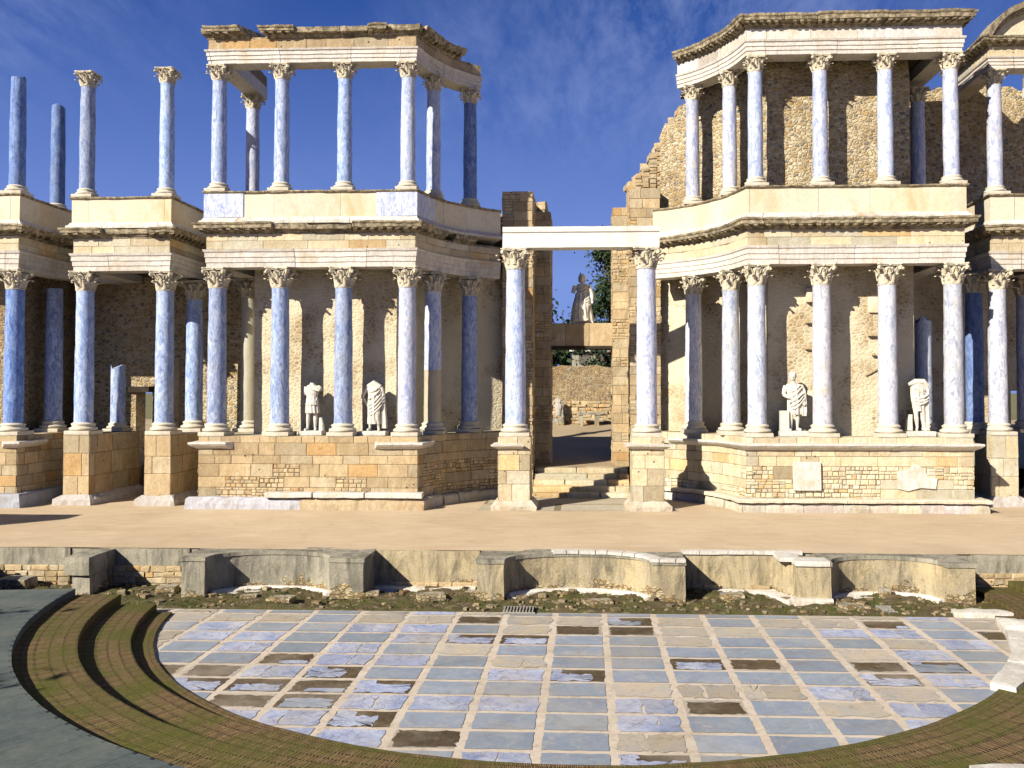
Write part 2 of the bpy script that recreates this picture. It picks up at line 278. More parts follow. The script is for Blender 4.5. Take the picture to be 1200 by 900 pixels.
# ------------------------------------------------------------------ mesh builder
class MB:
    def __init__(s): s.v = []; s.f = []; s.uv = []; s.t = []; s.m = []
    def face(s, pts, uv=None, tint=(1, 1, 1), mi=0):
        i = len(s.v); s.v += [Vector(p) for p in pts]; s.f.append(tuple(range(i, i + len(pts))))
        if uv is None:
            p = s.v[i:]; n = (p[1] - p[0]).cross(p[2] - p[0])
            if abs(n.z) > max(abs(n.x), abs(n.y)): uv = [(q.x, q.y) for q in p]
            elif abs(n.y) > abs(n.x): uv = [(q.x, q.z) for q in p]
            else: uv = [(q.y, q.z) for q in p]
        s.uv.append(uv); s.t.append(tint); s.m.append(mi)
    def grid(s, rows, closed=False, uvf=None, tint=(1, 1, 1), mi=0, cap=False):   # rows of equal-length point lists, shared vertices
        i0 = len(s.v); n = len(rows[0])
        for r in rows: s.v += [Vector(p) for p in r]
        for a in range(len(rows) - 1):
            for b in range(n if closed else n - 1):
                b2 = (b + 1) % n
                q = (i0 + a * n + b, i0 + a * n + b2, i0 + (a + 1) * n + b2, i0 + (a + 1) * n + b)
                s.f.append(q)
                if uvf: s.uv.append([uvf(a, b), uvf(a, b + 1), uvf(a + 1, b + 1), uvf(a + 1, b)])
                else: s.uv.append([(s.v[k].x + s.v[k].y, s.v[k].z) for k in q])
                s.t.append(tint); s.m.append(mi)
        if cap:
            for base, rev in ((i0, True), (i0 + (len(rows) - 1) * n, False)):
                q = tuple(base + k for k in range(n)); q = q[::-1] if rev else q
                s.f.append(q); s.uv.append([(s.v[k].x, s.v[k].y) for k in q]); s.t.append(tint); s.m.append(mi)
    def box(s, x0, x1, y0, y1, z0, z1, tint=(1, 1, 1), j=0, mi=0, rz=0, seg=None):
        c = Vector(((x0 + x1) / 2, (y0 + y1) / 2, 0)); rot = Matrix.Rotation(rz, 3, 'Z')
        P = []
        for z in (z0, z1):
            for x, y in ((x0, y0), (x1, y0), (x1, y1), (x0, y1)):
                p = Vector((x, y, z)) - c; p = rot @ p + c
                P.append(p + Vector([rng.uniform(-j, j) for _ in range(3)]))
        for q in ((0, 1, 5, 4), (1, 2, 6, 5), (2, 3, 7, 6), (3, 0, 4, 7), (4, 5, 6, 7), (3, 2, 1, 0)):
            s.face([P[k] for k in q], tint=tint, mi=mi)
    def stonebox(s, x0, x1, y0, y1, z0, z1, tint=(1, 1, 1), rz=0, amp=.03, n=3, mi=0):   # irregular rounded stone
        c = Vector(((x0 + x1) / 2, (y0 + y1) / 2, (z0 + z1) / 2)); h = Vector(((x1 - x0) / 2, (y1 - y0) / 2, (z1 - z0) / 2))
        rot = Matrix.Rotation(rz, 3, 'Z'); mn = min(h) * .28; sd = Vector([rng.uniform(0, 50) for _ in range(3)])
        def P(u, v, w):
            p = Vector((u * h.x, v * h.y, w * h.z))
            inner = Vector([max(-h[k] + mn, min(h[k] - mn, p[k])) for k in range(3)])
            d = p - inner
            if d.length > 1e-6: p = inner + d.normalized() * mn
            p = rot @ p + c
            return p + noise.noise_vector(p * 2.3 + sd) * amp
        g = [-1 + 2 * i / n for i in range(n + 1)]
        for ax in range(3):
            for sg in (-1, 1):
                rows = []
                for u in g:
                    r = []
                    for v in g:
                        q = [0, 0, 0]; q[ax] = sg; q[(ax + 1) % 3] = u; q[(ax + 2) % 3] = v * sg
                        r.append(P(*q))
                    rows.append(r)
                s.grid(rows[::-1] , tint=tint, mi=mi)
    def tube(s, pts, rad, seg=10, tint=(1, 1, 1), sq=None, mi=0):
        rows = []; pts = [Vector(p) for p in pts]
        for i, p in enumerate(pts):
            d = (pts[min(i + 1, len(pts) - 1)] - pts[max(i - 1, 0)]).normalized()
            a = d.cross(Vector((0, 1, 0.02))); a = a.normalized() if a.length > .1 else Vector((1, 0, 0)); b = d.cross(a).normalized()
            r = rad[i] if isinstance(rad, (list, tuple)) else rad
            rx, ry = (r if isinstance(r, (tuple, list)) else (r, r))
            rows.append([p + a * math.cos(2 * PI * k / seg) * rx + b * math.sin(2 * PI * k / seg) * ry for k in range(seg)])
        s.grid(rows, True, tint=tint, cap=True, mi=mi)
    def ell(s, c, r, n=10, tint=(1, 1, 1), rot=None, mi=0):
        c = Vector(c); rows = []
        for a in range(1, n):
            th = PI * a / n
            row = []
            for b in range(n * 2):
                ph = PI * b / n; p = Vector((math.sin(th) * math.cos(ph) * r[0], math.sin(th) * math.sin(ph) * r[1], -math.cos(th) * r[2]))
                if rot: p = rot @ p
                row.append(c + p)
            rows.append(row)
        s.grid(rows, True, tint=tint, cap=True, mi=mi)
    def lathe(s, prof, seg=20, c=(0, 0, 0), tint=(1, 1, 1), wob=None, mi=0):
        rows = []
        for r, z in prof:
            row = []
            for k in range(seg):
                a = 2 * PI * k / seg; p = Vector((c[0] + r * math.cos(a), c[1] + r * math.sin(a), c[2] + z))
                if wob: p += wob(p, a)
                row.append(p)
            rows.append(row)
        s.grid(rows, True, tint=tint, cap=True, mi=mi)
    def build(s, name, mats, parent=None, origin=(0, 0, 0), smooth=False, angle=None):
        me = bpy.data.meshes.new(name); o = Vector(origin)
        me.from_pydata([v - o for v in s.v], [], s.f)
        uvl = me.uv_layers.new(name='UVMap'); ca = me.color_attributes.new('tint', 'FLOAT_COLOR', 'CORNER')
        uvs = []; cs = []
        for k, f in enumerate(s.f):
            for j in range(len(f)): uvs += [s.uv[k][j][0], s.uv[k][j][1]]; cs += [*s.t[k], 1.]
        uvl.data.foreach_set('uv', uvs); ca.data.foreach_set('color', cs)
        if not isinstance(mats, (list, tuple)): mats = [mats]
        for mm in mats: me.materials.append(MT[mm] if isinstance(mm, str) else mm)
        me.polygons.foreach_set('material_index', s.m)
        me.polygons.foreach_set('use_smooth', [smooth] * len(s.f))
        me.update()
        ob = bpy.data.objects.new(name, me); COL.objects.link(ob)
        if parent is not None: ob.parent = parent
        else: ob.location = o
        return ob
def tag(o, label=None, cat=None, group=None, kind=None):
    if label: o['label'] = label
    if cat: o['category'] = cat
    if group: o['group'] = group
    if kind: o['kind'] = kind
    elif label and cat: o['kind'] = 'thing'
    return o
def thing(name, label, cat, loc=(0, 0, 0), rz=0, group=None):
    o = bpy.data.objects.new(name, None); COL.objects.link(o); o.location = loc; o.rotation_euler = (0, 0, rz); o.empty_display_size = .3
    return tag(o, label, cat, group)

# ------------------------------------------------------------------ paths
XC = -.22
class Path:
    def __init__(s, pts):
        s.p = [Vector((x, y)) for x, y in pts]; s.L = [0]
        for a, b in zip(s.p, s.p[1:]): s.L.append(s.L[-1] + (b - a).length)
        s.n = s.L[-1]
        s.sn = [Vector(((b - a).y, -(b - a).x)).normalized() for a, b in zip(s.p, s.p[1:])]
    def vert_n(s, i):
        if i == 0: return s.sn[0], 1
        if i == len(s.p) - 1: return s.sn[-1], 1
        n = (s.sn[i - 1] + s.sn[i]).normalized(); return n, 1 / max(.35, n.dot(s.sn[i]))
    def at(s, u, e=0, z=0, side=0):
        u = max(0, min(s.n, u)); i = 0
        while i < len(s.L) - 2 and (u > s.L[i + 1] + 1e-6 or (side > 0 and u > s.L[i + 1] - 1e-6)): i += 1
        t = (u - s.L[i]) / max(1e-9, s.L[i + 1] - s.L[i])
        n0, k0 = s.vert_n(i); n1, k1 = s.vert_n(i + 1)
        q = (s.p[i] + n0 * k0 * e) * (1 - t) + (s.p[i + 1] + n1 * k1 * e) * t
        return Vector((q.x, q.y, z))
    def breaks(s, amin=12):
        o = [0]
        for i in range(1, len(s.p) - 1):
            if s.sn[i - 1].angle(s.sn[i]) > R(amin): o.append(s.L[i])
        return o + [s.n]
    def samples(s, u0, u1, step):
        us = [u0]
        for l in s.L:
            if u0 + .02 < l < u1 - .02: us.append(l)
        us.append(u1); r = []
        for a, b in zip(us, us[1:]):
            k = max(1, round((b - a) / step)); r += [a + (b - a) * i / k for i in range(k)]
        return r + [u1]
def sweep(mb, path, prof, u0=0, u1=None, step=.35, amp=.0, tint=(1, 1, 1), fs=2.2, mi=0):
    u1 = path.n if u1 is None else u1
    us = path.samples(u0, u1, step); rows = []
    v = [0]
    for a, b in zip(prof, prof[1:] + prof[:1]): v.append(v[-1] + math.dist(a, b))
    for u in us:
        row = []
        for e, z in prof:
            p = path.at(u, e, z)
            if amp: p += noise.noise_vector(p * fs) * amp + noise.noise_vector(p * fs * 3.3) * amp * .5
            row.append(p)
        rows.append(row)
    mb.grid(rows, True, uvf=lambda a, b: (us[a], v[b]), tint=tint, cap=True, mi=mi)
def segsweep(mb, P, prof, u0, u1, lens=(1.6, 2.6), gap=.014, var=.12, **k):
    u = u0; base = k.pop('tint', (1, 1, 1))
    while u < u1 - .02:
        l = rng.uniform(*lens); un = min(u1, u + l)
        if u1 - un < .5: un = u1
        w = rng.uniform(1 - var, 1 + var * .3); dz = rng.uniform(-.008, .008); de = rng.uniform(-.008, .008)
        wr = rng.uniform(.94, 1.0)
        sweep(mb, P, [(e + (de if e > 0 else 0), z + dz * (e > 0)) for e, z in prof], u0=u + gap * (u > u0), u1=un, tint=(base[0] * w, base[1] * w * (wr * .5 + .5), base[2] * w * wr), **k)
        u = un
def ptint(kind='warm'):
    b = rng.uniform(.78, 1.14); w = rng.random()
    if w < .07: return (b * 1.0, b * .82, b * .60)
    if w < .36: return (b * .95, b * .98, b * 1.02)
    if w < .42: return (b * .78, b * .74, b * .70)
    return (b * 1.02, b * .98, b * .92)
def ashlar(mb, path, e, z0, z1, ch=.42, lens=(.6, 1.3), c=.022, dep=.05, u0=0, u1=None, rough=.010, tf=ptint, skip=0., patch=None):
    u1 = path.n if u1 is None else u1
    k = max(1, round((z1 - z0) / ch)); zs = [z0 + (z1 - z0) * (i + (rng.uniform(-.12, .12) if 0 < i < k else 0)) / k for i in range(k + 1)]
    br = [b for b in path.breaks() if u0 < b < u1]; segs = list(zip([u0] + br, br + [u1]))
    for r in range(k):
        za, zb = zs[r], zs[r + 1]
        for sa, sb in segs:
            if sb - sa < .03: continue
            u = sa; first = True
            while u < sb - 1e-3:
                l = rng.uniform(*lens) * (rng.uniform(.4, .9) if first else 1); first = False
                un = u + l
                if sb - un < lens[0] * .5: un = sb
                um = (u + un) / 2; parts = [(u, un, za, zb)]
                if patch and patch(path.at(um, e), (za + zb) / 2):
                    parts = []; zz = za
                    while zz < zb - .02:
                        z2 = min(zb, zz + rng.uniform(.09, .19)); z2 = zb if zb - z2 < .06 else z2
                        uu = u
                        while uu < un - .02:
                            u2 = min(un, uu + rng.uniform(.13, .33)); u2 = un if un - u2 < .08 else u2
                            parts.append((uu, u2, zz, z2)); uu = u2
                        zz = z2
                for (ua, ub, pa, pb) in parts:
                    if rng.random() < skip: continue
                    t = tf(); sm = len(parts) > 1; ee = e + rng.uniform(-.4, 1) * rough * (2.2 if sm else 1)
                    if sm: t = tuple(q_ * 1.12 for q_ in t)
                    J = lambda: rng.uniform(-1, 1) * rough * (1.3 if sm else .9)
                    cc = min(c * (1.5 if sm else 1), (ub - ua) * .24, (pb - pa) * .24)
                    O = [path.at(ua + .003, e - dep, pa + .003, 1), path.at(ub - .003, e - dep, pa + .003), path.at(ub - .003, e - dep, pb - .003), path.at(ua + .003, e - dep, pb - .003, 1)]
                    Ed = [path.at(ua + .005, ee - cc * .7, pa + .005, 1), path.at(ub - .005, ee - cc * .7, pa + .005), path.at(ub - .005, ee - cc * .7, pb - .005), path.at(ua + .005, ee - cc * .7, pb - .005, 1)]
                    I = [path.at(ua + cc + J(), ee, pa + cc + J(), 1), path.at(ub - cc + J(), ee, pa + cc + J()), path.at(ub - cc + J(), ee, pb - cc + J()), path.at(ua + cc + J(), ee, pb - cc + J(), 1)]
                    mb.face(I, tint=t)
                    for q in range(4):
                        w = (q + 1) % 4
                        mb.face([Ed[q], Ed[w], I[w], I[q]], tint=t); mb.face([O[q], O[w], Ed[w], Ed[q]], tint=t)
                u = un
def prism(mb, poly, z0, z1, tint=(1, 1, 1), mi=0):   # poly counter-clockwise
    n = len(poly)
    mb.face([(x, y, z1) for x, y in poly], tint=tint, mi=mi); mb.face([(x, y, z0) for x, y in poly][::-1], tint=tint, mi=mi)
    l = 0
    for i in range(n):
        a, b = poly[i], poly[(i + 1) % n]; d = math.dist(a, b)
        mb.face([(*a, z0), (*b, z0), (*b, z1), (*a, z1)], uv=[(l, z0), (l + d, z0), (l + d, z1), (l, z1)], tint=tint, mi=mi); l += d

AC = (.5, 29.9); AR = 5.85; FY = 31.3; OX = 13.34; OXS = {-1: 13.34, 1: 13.2}
def tower_path(side, e=0, yb=35.2, phi1=62, outer=True):
    """plan line of a tower front, e metres in front of the column axes; side -1 left, +1 right"""
    r = AR - e; y = FY - e; OX = OXS[side]
    ph0 = math.degrees(math.asin((y - AC[1]) / r)); pts = []
    n = 12
    for i in range(n + 1):
        ph = R(phi1 + (ph0 - phi1) * i / n); pts.append((AC[0] + r * math.cos(ph), AC[1] + r * math.sin(ph)))
    pts.append((OX + e, y))
    if outer: pts.append((OX + e, yb))
    if side < 0: return Path([(XC - x, y) for x, y in pts][::-1])
    return Path([(XC + x, y) for x, y in pts])
AXL, AXR = at(98, 500, 32.).x, at(192, 500, 32.).x
RXL = at(1170, 500, 33.).x; RXR = RXL + 3.03
L0X = at(15.5, 500, 31.3).x
def block_path(xl, xr, yf, e=0, yb=35.2):
    return Path([(xl - e, yb), (xl - e, yf - e), (xr + e, yf - e), (xr + e, yb)])
def l0_path(e=0):
    pts = [(L0X - 5, FY - e), (L0X + e, FY - e), (L0X + e, 33.4)]
    c = (L0X + 2.1, 33.4); r = 2.1 - e
    for i in range(1, 8):
        a = R(180 - 80 * i / 7); pts.append((c[0] + r * math.cos(a), c[1] + r * math.sin(a)))
    return Path(pts)

ZS = 1.03; ZP = 3.61; ZA = 9.75; ZD = 12.53; ZU = 17.25

# ------------------------------------------------------------------ terrain
def plane(name, x0, x1, y0, y1, zf, mat, nx=2, ny=2, kind='structure'):
    mb = MB(); rows = []
    for j in range(ny + 1):
        y = y0 + (y1 - y0) * j / ny
        rows.append([Vector((x0 + (x1 - x0) * i / nx, y, 0)) for i in range(nx + 1)])
    for r in rows:
        for p in r: p.z = zf(p.x, p.y) if callable(zf) else zf
    mb.grid(rows, uvf=lambda a, b: (x0 + (x1 - x0) * b / nx, y0 + (y1 - y0) * a / ny))
    return tag(mb.build(name, mat, smooth=True), kind=kind)
plane('ground', -1500, 1500, -1500, 1500, -.6, 'earth')
gz = lambda x, y: 2.06 + max(0, min(1, (y - 39) / 17)) * 1.15 + (noise.noise(Vector((x, y, 0)) * .3) * .06 if y > 39 else 0)
plane('terrace_ground', -60, 60, 36.55, 62, gz, 'earth', 60, 40)
plane('back_lawn', -400, 400, 61.9, 700, 3.2, 'grass', 4, 4)
mb = MB(); mb.face([(-40, 23.02, ZS), (40, 23.02, ZS), (40, 36.6, ZS), (-40, 36.6, ZS)]); 
# finer top for gentle undulation
st = plane('stage', -32, 32, 22.95, 36.7, lambda x, y: ZS + .012 * noise.noise(Vector((x, y, 3)) * .8), 'sand', 64, 28)
FLG = []
mb = MB(); x = at(566, 590, 30.6).x
pa = [(at(560, 597, 30.6).x, 30.55), (at(795, 597, 30.6).x, 30.6), (XC + 3.4, 34.4), (XC - 3.6, 34.4)]
prism(mb, pa, ZS - .2, ZS + .02)
tag(mb.build('paved_threshold', 'flag'), kind='structure')

# ------------------------------------------------------------------ orchestra
OC = (-.2, 21.9)
def ring(mb, r0, r1, z0, z1, a0=-200, a1=20, n=110, amp=0, closed_ends=True, mi=0):
    rows = []; us = []
    for i in range(n + 1):
        a_ = R(a0 + (a1 - a0) * i / n); us.append(a_)
        row = []
        for r_, z_ in ((r0, z0), (r0, z1), (r1, z1), (r1, z0)):
            p = Vector((OC[0] + r_ * math.cos(a_), OC[1] + r_ * math.sin(a_), z_))
            if amp: p += noise.noise_vector(p * 1.7) * amp
            row.append(p)
        rows.append(row)
    rm = (r0 + r1) / 2
    vs = [z0 - z1, 0, r1 - r0, r1 - r0 + z1 - z0, 0]
    mb.grid(rows, True, uvf=lambda a, b: ((r0 + [0, 0, r1 - r0, r1 - r0, 0][b]) if b < 4 else r0, us[a] * rm) if b != 9 else 0, cap=True, mi=mi)
    for k, f in enumerate(mb.f): pass
def ring_steps(name, r0, r1, z0, z1, mat, label, a0, a1, amp=.012):
    mb = MB(); ring(mb, r0, r1, z0, z1, a0, a1, amp=amp)
    return tag(mb.build(name, mat), kind='structure')
aL, aR = -172.6, 6
for (r0, r1, z1, a0, a1) in ((9.70, 10.15, .055, aL + 3, aR - 6), (10.12, 11.1, .20, aL + 1.6, aR + 2), (11.05, 12.15, .38, aL, aR + 2)):
    ring_steps('orchestra_step', r0, r1, -.5, z1, 'tread', '', a0 + 0, a1)
ring_steps('orchestra_pavement', 12.1, 15.2, -.5, .53, 'slab', '', aL + 0, aR + 4, .008)
# floor slabs
plane('orchestra_floor', -12, 12, 11, 20.65, 0, 'joint')
missing = [(350, 767), (242, 781), (364, 799), (300, 816), (567, 725), (677, 735), (736, 735), (496, 863), (1020, 733), (1152, 741), (880, 773), (1027, 784), (832, 822), (213, 779)]
partial = [(245, 795), (295, 799), (373, 816), (731, 724), (670, 786), (453, 799), (436, 834), (777, 886), (1093, 783), (1027, 800), (810, 772), (640, 745), (410, 788), (540, 750)]
TW, TH = 1.14, .755
def cell(px, py):
    g = ground(px, py, 0); return (math.floor((g.x - .40) / TW), math.floor((g.y - 12.75) / TH))
mis = {cell(*p) for p in missing}; par = {cell(*p) for p in partial}
mb = MB(); trng = random.Random(11); MI = {'slate': 0, 'lav': 1, 'sandy': 2, 'dirt': 3}
def jag(x0, x1, y0, y1, z, mi, tint, rough=.02, n=5):
    pts = []
    for (ax, ay), (bx, by) in (((x0, y0), (x1, y0)), ((x1, y0), (x1, y1)), ((x1, y1), (x0, y1)), ((x0, y1), (x0, y0))):
        for i in range(n):
            t = i / n; pts.append((ax + (bx - ax) * t + trng.uniform(-rough, rough), ay + (by - ay) * t + trng.uniform(-rough, rough), z))
    c = Vector(((x0 + x1) / 2, (y0 + y1) / 2, z))
    for i in range(len(pts)): mb.face([c, pts[i], pts[(i + 1) % len(pts)]], tint=tint, mi=mi)
for i in range(-10, 10):
    for j in range(-2, 11):
        x0 = .40 + i * TW + .075; x1 = .40 + (i + 1) * TW - .075; y0 = 12.75 + j * TH + .055; y1 = 12.75 + (j + 1) * TH - .055
        y1 = min(y1, 20.6)
        if y1 - y0 < .1: continue
        if math.hypot((x0 + x1) / 2 - OC[0], (y0 + y1) / 2 - OC[1]) > 10.5: continue
        b = trng.uniform(.86, 1.12); t = (b, b, b * trng.uniform(.97, 1.04))
        far = (y0 - 16) / 5; w = trng.random()
        kind = 'sandy' if w < .07 + max(0, far) * .4 else ('lav' if w < .40 + (.2 if x0 < -4 or x0 > 5 else -.14) else 'slate')
        if (i, j) in mis:
            jag(x0, x1, y0, y1, .004, 2, t, .01)
            jag(x0 + trng.uniform(0, .08), x1 - trng.uniform(0, .08), y0 + trng.uniform(0, .06), y1 - trng.uniform(0, .1), .008, 3, t, .035, 9)
            if trng.random() < .15: jag(x0 + (x1 - x0) * trng.uniform(.3, .7), x1 - .03, y0 + .02, y0 + .2, .011, 1, t, .03, 3)
        elif (i, j) in par:
            jag(x0, x1, y0, y1, .005, 3, t, .015)
            s = trng.choice((0, 1, 2))
            jag(x0 + (.1 if s == 0 else .02), x1 - (.25 if s == 1 else .05), y0 + .01, y0 + (y1 - y0) * trng.uniform(.5, .8), .011, trng.choice((0, 1)), t, .045, 10)
            if s: jag(x0, x0 + trng.uniform(.2, .4), y0 + .3, y1, .010, MI['lav'], t, .04, 4)
        else:
            rg = {'slate': .012, 'lav': .034, 'sandy': .05}[kind]
            if kind == 'slate': jag(x0, x1, y0, y1, .008, 0, t, rg, 7)
            else:
                if trng.random() < .45:
                    xm = x0 + (x1 - x0) * trng.uniform(.3, .7); jag(x0, xm - .01, y0, y1, .008, MI[kind], t, rg); b = trng.uniform(.8, 1.1); jag(xm + .01, x1, y0, y1, .009, MI[kind], (b, b, b), rg)
                else: jag(x0, x1, y0, y1, .008, MI[kind], t, rg)
tag(mb.build('orchestra_slabs', ['slate', 'lav', 'sandy', 'dirt']), kind='structure')
def stripz(x, y):
    v = noise.noise(Vector((x * .7, y * 1.6, 1))) * .11 + noise.noise(Vector((x * 3, y * 4, 5))) * .07 + noise.noise(Vector((x * 8, y * 9, 2))) * .03
    return (.03 + v) if y > 20.75 else -.03
plane('drain_strip', -20, 20, 20.55, 23.1, stripz, 'mud', 520, 50)

# ------------------------------------------------------------------ pulpitum
Z1 = ZS - .015
def px_x(px, Y, z=1.0):
    d0 = at(px, 650, Y); return d0.x
YF, YB = 21.75, 22.95
def exedra(pl, pil, pir, pr, label, m1, m2, depth=1.0, coping=None, base=True, x_shift=0):
    """block with a concave niche between two end piers, from px pl..pr with niche pil..pir"""
    xs = [px_x(p, YF) for p in (pl, pil, pir, pr)]
    o = ((xs[0] + xs[3]) / 2, YF, 0)
    t = thing('stage_front_niche', label, 'niche wall', o, group='curved niches of the stage front')
    arc = []
    n = 18; cx_ = (xs[1] + xs[2]) / 2; hw = (xs[2] - xs[1]) / 2
    for i in range(n + 1):
        a_ = PI * i / n; arc.append((cx_ - hw * math.cos(a_), YF + depth * math.sin(a_) ** .85))
    front = [(xs[0], YF)] + arc + [(xs[3], YF)]
    poly = front + [(xs[3], YB + .06), (xs[0], YB + .06)]
    # body (walls + top, with noise)
    mb = MB(); zs = [0, .2, .45, .7, Z1 - .09]
    P = Path([(xs[0], YB)] + front + [(xs[3], YB)])
    us = P.samples(0, P.n, .22); rows = []
    for z in zs:
        rows.append([P.at(u, 0, z) + noise.noise_vector(P.at(u, 0, z) * 2.5) * .018 for u in us])
    mb.grid(rows, uvf=lambda a, b: (us[b], zs[a]))
    mb.build('niche_wall', m1, t, o)
    mb = MB(); topz = Z1 + .012
    rows = [[P.at(u, .025, Z1 - .09) for u in us], [P.at(u, .025, topz) + noise.noise_vector(P.at(u, 0, 0) * 3) * .008 for u in us], [Vector((P.at(u, 0, 0).x, YB + .3, topz)) for u in us]]
    mb.grid(rows, uvf=lambda a, b: (us[b], a * .3)); mb.grid([[P.at(u, -.02, Z1 - .09) for u in us], [P.at(u, .025, Z1 - .09) for u in us]])
    mb.build('top_slab', m2, t, o)
    if base:
        mb = MB(); bp = Path(arc); sweep(mb, bp, [(0, -.02), (.16, -.02), (.16, .06), (.10, .12), (0, .12)], amp=.012, u0=.25, u1=bp.n - .15, step=.15)
        sweep(mb, bp, [(0, -.1), (.26, -.1), (.26, .02), (0, .04)], amp=.02, u0=.3, u1=bp.n - .5, step=.15)
        mb.build('base_moulding', 'white_marble', t, o)
    if coping:
        mb = MB(); u = 0; ap = Path(front)
        lo, hi = coping; u = lo * ap.n
        while u < hi * ap.n:
            l = rng.uniform(.28, .5); sweep(mb, ap, [(.05, topz - .03), (.06, topz + .05), (-.10, topz + .055), (-.22, topz + .05), (-.22, topz - .02)], u0=u + .01, u1=min(ap.n, u + l), step=.12, amp=.012); u += l + .012
        mb.build('coping_stones', 'white_marble', t, o)
    return t
exedra(213, 240, 386, 426, 'leftmost curved niche of the grey stage front, its bays stained black', 'concrete', 'concrete')
exedra(559, 590, 765, 803, 'middle and widest curved niche, ochre with a white stone coping on its right half', 'concrete_warm', 'concrete', 1.05, coping=(.38, 1.))
exedra(968, 974, 1110, 1143, 'rightmost curved niche of the stage front, rubble showing through its render', 'concrete_warm', 'concrete')
# square block with overhanging top, far left
x0, x1 = px_x(78, YF), px_x(101, YF)
t = thing('stage_front_block', 'dark square pier of two stacked blocks left of the curved niches', 'pier', ((x0 + x1) / 2, YF, 0))
mb = MB(); mb.stonebox(x0 - .06, x1 + .12, YF - .05, YB + .1, .52, Z1 + .01, amp=.02); mb.build('top_block', 'concrete', t, t.location)
mb = MB(); mb.stonebox(x0 + .1, x1 + .08, YF + .05, YB, -.1, .55, amp=.04); mb.build('lower_block', 'concrete', t, t.location)
# moulded pier
x0, x1 = px_x(934, YF), px_x(971, YF)
t = thing('stage_front_pier', 'pale moulded pier with a white cap between the flat bay and the rightmost niche', 'pier', ((x0 + x1) / 2, YF, 0))
PP = lambda e: Path([(x0 - .55 - e * .3, YB), (x0 - e * .0, YF + .35), (x0, YF), (x1, YF), (x1, YB)])
mb = MB(); sweep(mb, Path([(x0 - .35, YB), (x0 - .12, YF + .5), (x0, YF + .45), (x0 + .02, YF), (x1, YF)]), [(0, .1), (0, Z1 - .08), (-.3, Z1 - .08), (-.3, .1)], amp=.012, step=.15)
mb.box(x0 + .06, x1 - .004, YF + .1, YB, .0, Z1 - .06)
mb.build('pier_body', 'concrete_warm', t, t.location)
mb = MB(); mb.stonebox(x0 - .05, x1 + .03, YF - .05, YF + .5, Z1 - .09, Z1 + .05, amp=.012); mb.stonebox(x0 - .35, x0 + .2, YF + .35, YB + .15, Z1 - .06, Z1 + .05, amp=.02)
mb.build('cap_stone', 'white_marble', t, t.location)
mb = MB(); mb.stonebox(x0 - .1, x1 + .1, YF - .12, YF + .3, -.05, .16, amp=.015); mb.stonebox(x0 - .5, x0 + .1, YF + .05, YB - .1, -.05, .10, amp=.02, rz=.5); mb.build('base_stone', 'white_marble', t, t.location)
# straight walls
def flatwall(pa, pb, label, mats, rub=False, Y=YB, coping=False, base=True):
    x0, x1 = px_x(pa, Y), px_x(pb, Y); o = ((x0 + x1) / 2, Y, 0)
    t = thing('stage_front_wall', label, 'low wall', o, group='straight walls of the stage front')
    P = Path([(x0, Y), (x1, Y)])
    mb = MB(); zb = .55 if rub else .0
    us = P.samples(0, P.n, .25); zs = [zb, zb + .3, Z1 - .11, Z1 - .02, Z1 + .004]
    mb.grid([[P.at(u, 0, z) + noise.noise_vector(P.at(u, 0, z) * 2.5) * .014 for u in us] for z in zs], uvf=lambda a, b: (us[b], zs[a]))
    mb.grid([[P.at(u, 0, Z1 + .004) + noise.noise_vector(P.at(u, 0, Z1 + .004) * 2.5) * .014 for u in us], [P.at(u, -.35, Z1 + .006) for u in us]])
    mb.build('render_band', mats, t, o)
    mb = MB(); mb.box(x0, x1, Y + .1, Y + .3, -.1, .95, mi=0)
    if rub: ashlar(mb, P, .03, -.05, .56, .15, (.18, .5), dep=.14, rough=.04, c=.03)
    else: ashlar(mb, P, .07, -.05, .2, .12, (.2, .6), dep=.2, rough=.04, c=.03, skip=.15)
    mb.build('rubble_footing', 'ashlar', t, o)
    if base:
        mb = MB(); sweep(mb, P, [(.05, -.05), (.30, -.05), (.27, .07), (.05, .10)], amp=.03, step=.2, u0=.3, u1=P.n - .1); mb.build('base_moulding', 'white_marble', t, o)
    if coping:
        mb = MB(); u = .02
        while u < P.n - .1:
            l = rng.uniform(.4, .8); sweep(mb, P, [(.05, Z1 - .03), (.06, Z1 + .06), (-.12, Z1 + .065), (-.14, Z1 - .01)], u0=u, u1=min(P.n, u + l), step=.2, amp=.012); u += l + .015
        mb.build('coping_stones', 'white_marble', t, o)
flatwall(-90, 82, 'low stage wall at the left end, broken courses of old stone', 'concrete', True, base=False)
flatwall(118, 222, 'low stage wall between the dark square pier and the leftmost niche', 'concrete', True, base=False)
flatwall(424, 562, 'flat stained bay between the leftmost and the middle niche', 'concrete_warm')
flatwall(798, 940, 'flat bay right of the middle niche with joints in its white coping', 'concrete_warm', coping=True)
flatwall(1138, 1300, 'low rubble wall at the right end of the stage front', 'concrete', True)
mb = MB(); mb.box(-32, 32, 23.0, 23.3, -.4, ZS - .03)
tag(mb.build('stage_front_core', 'concrete'), kind='structure')
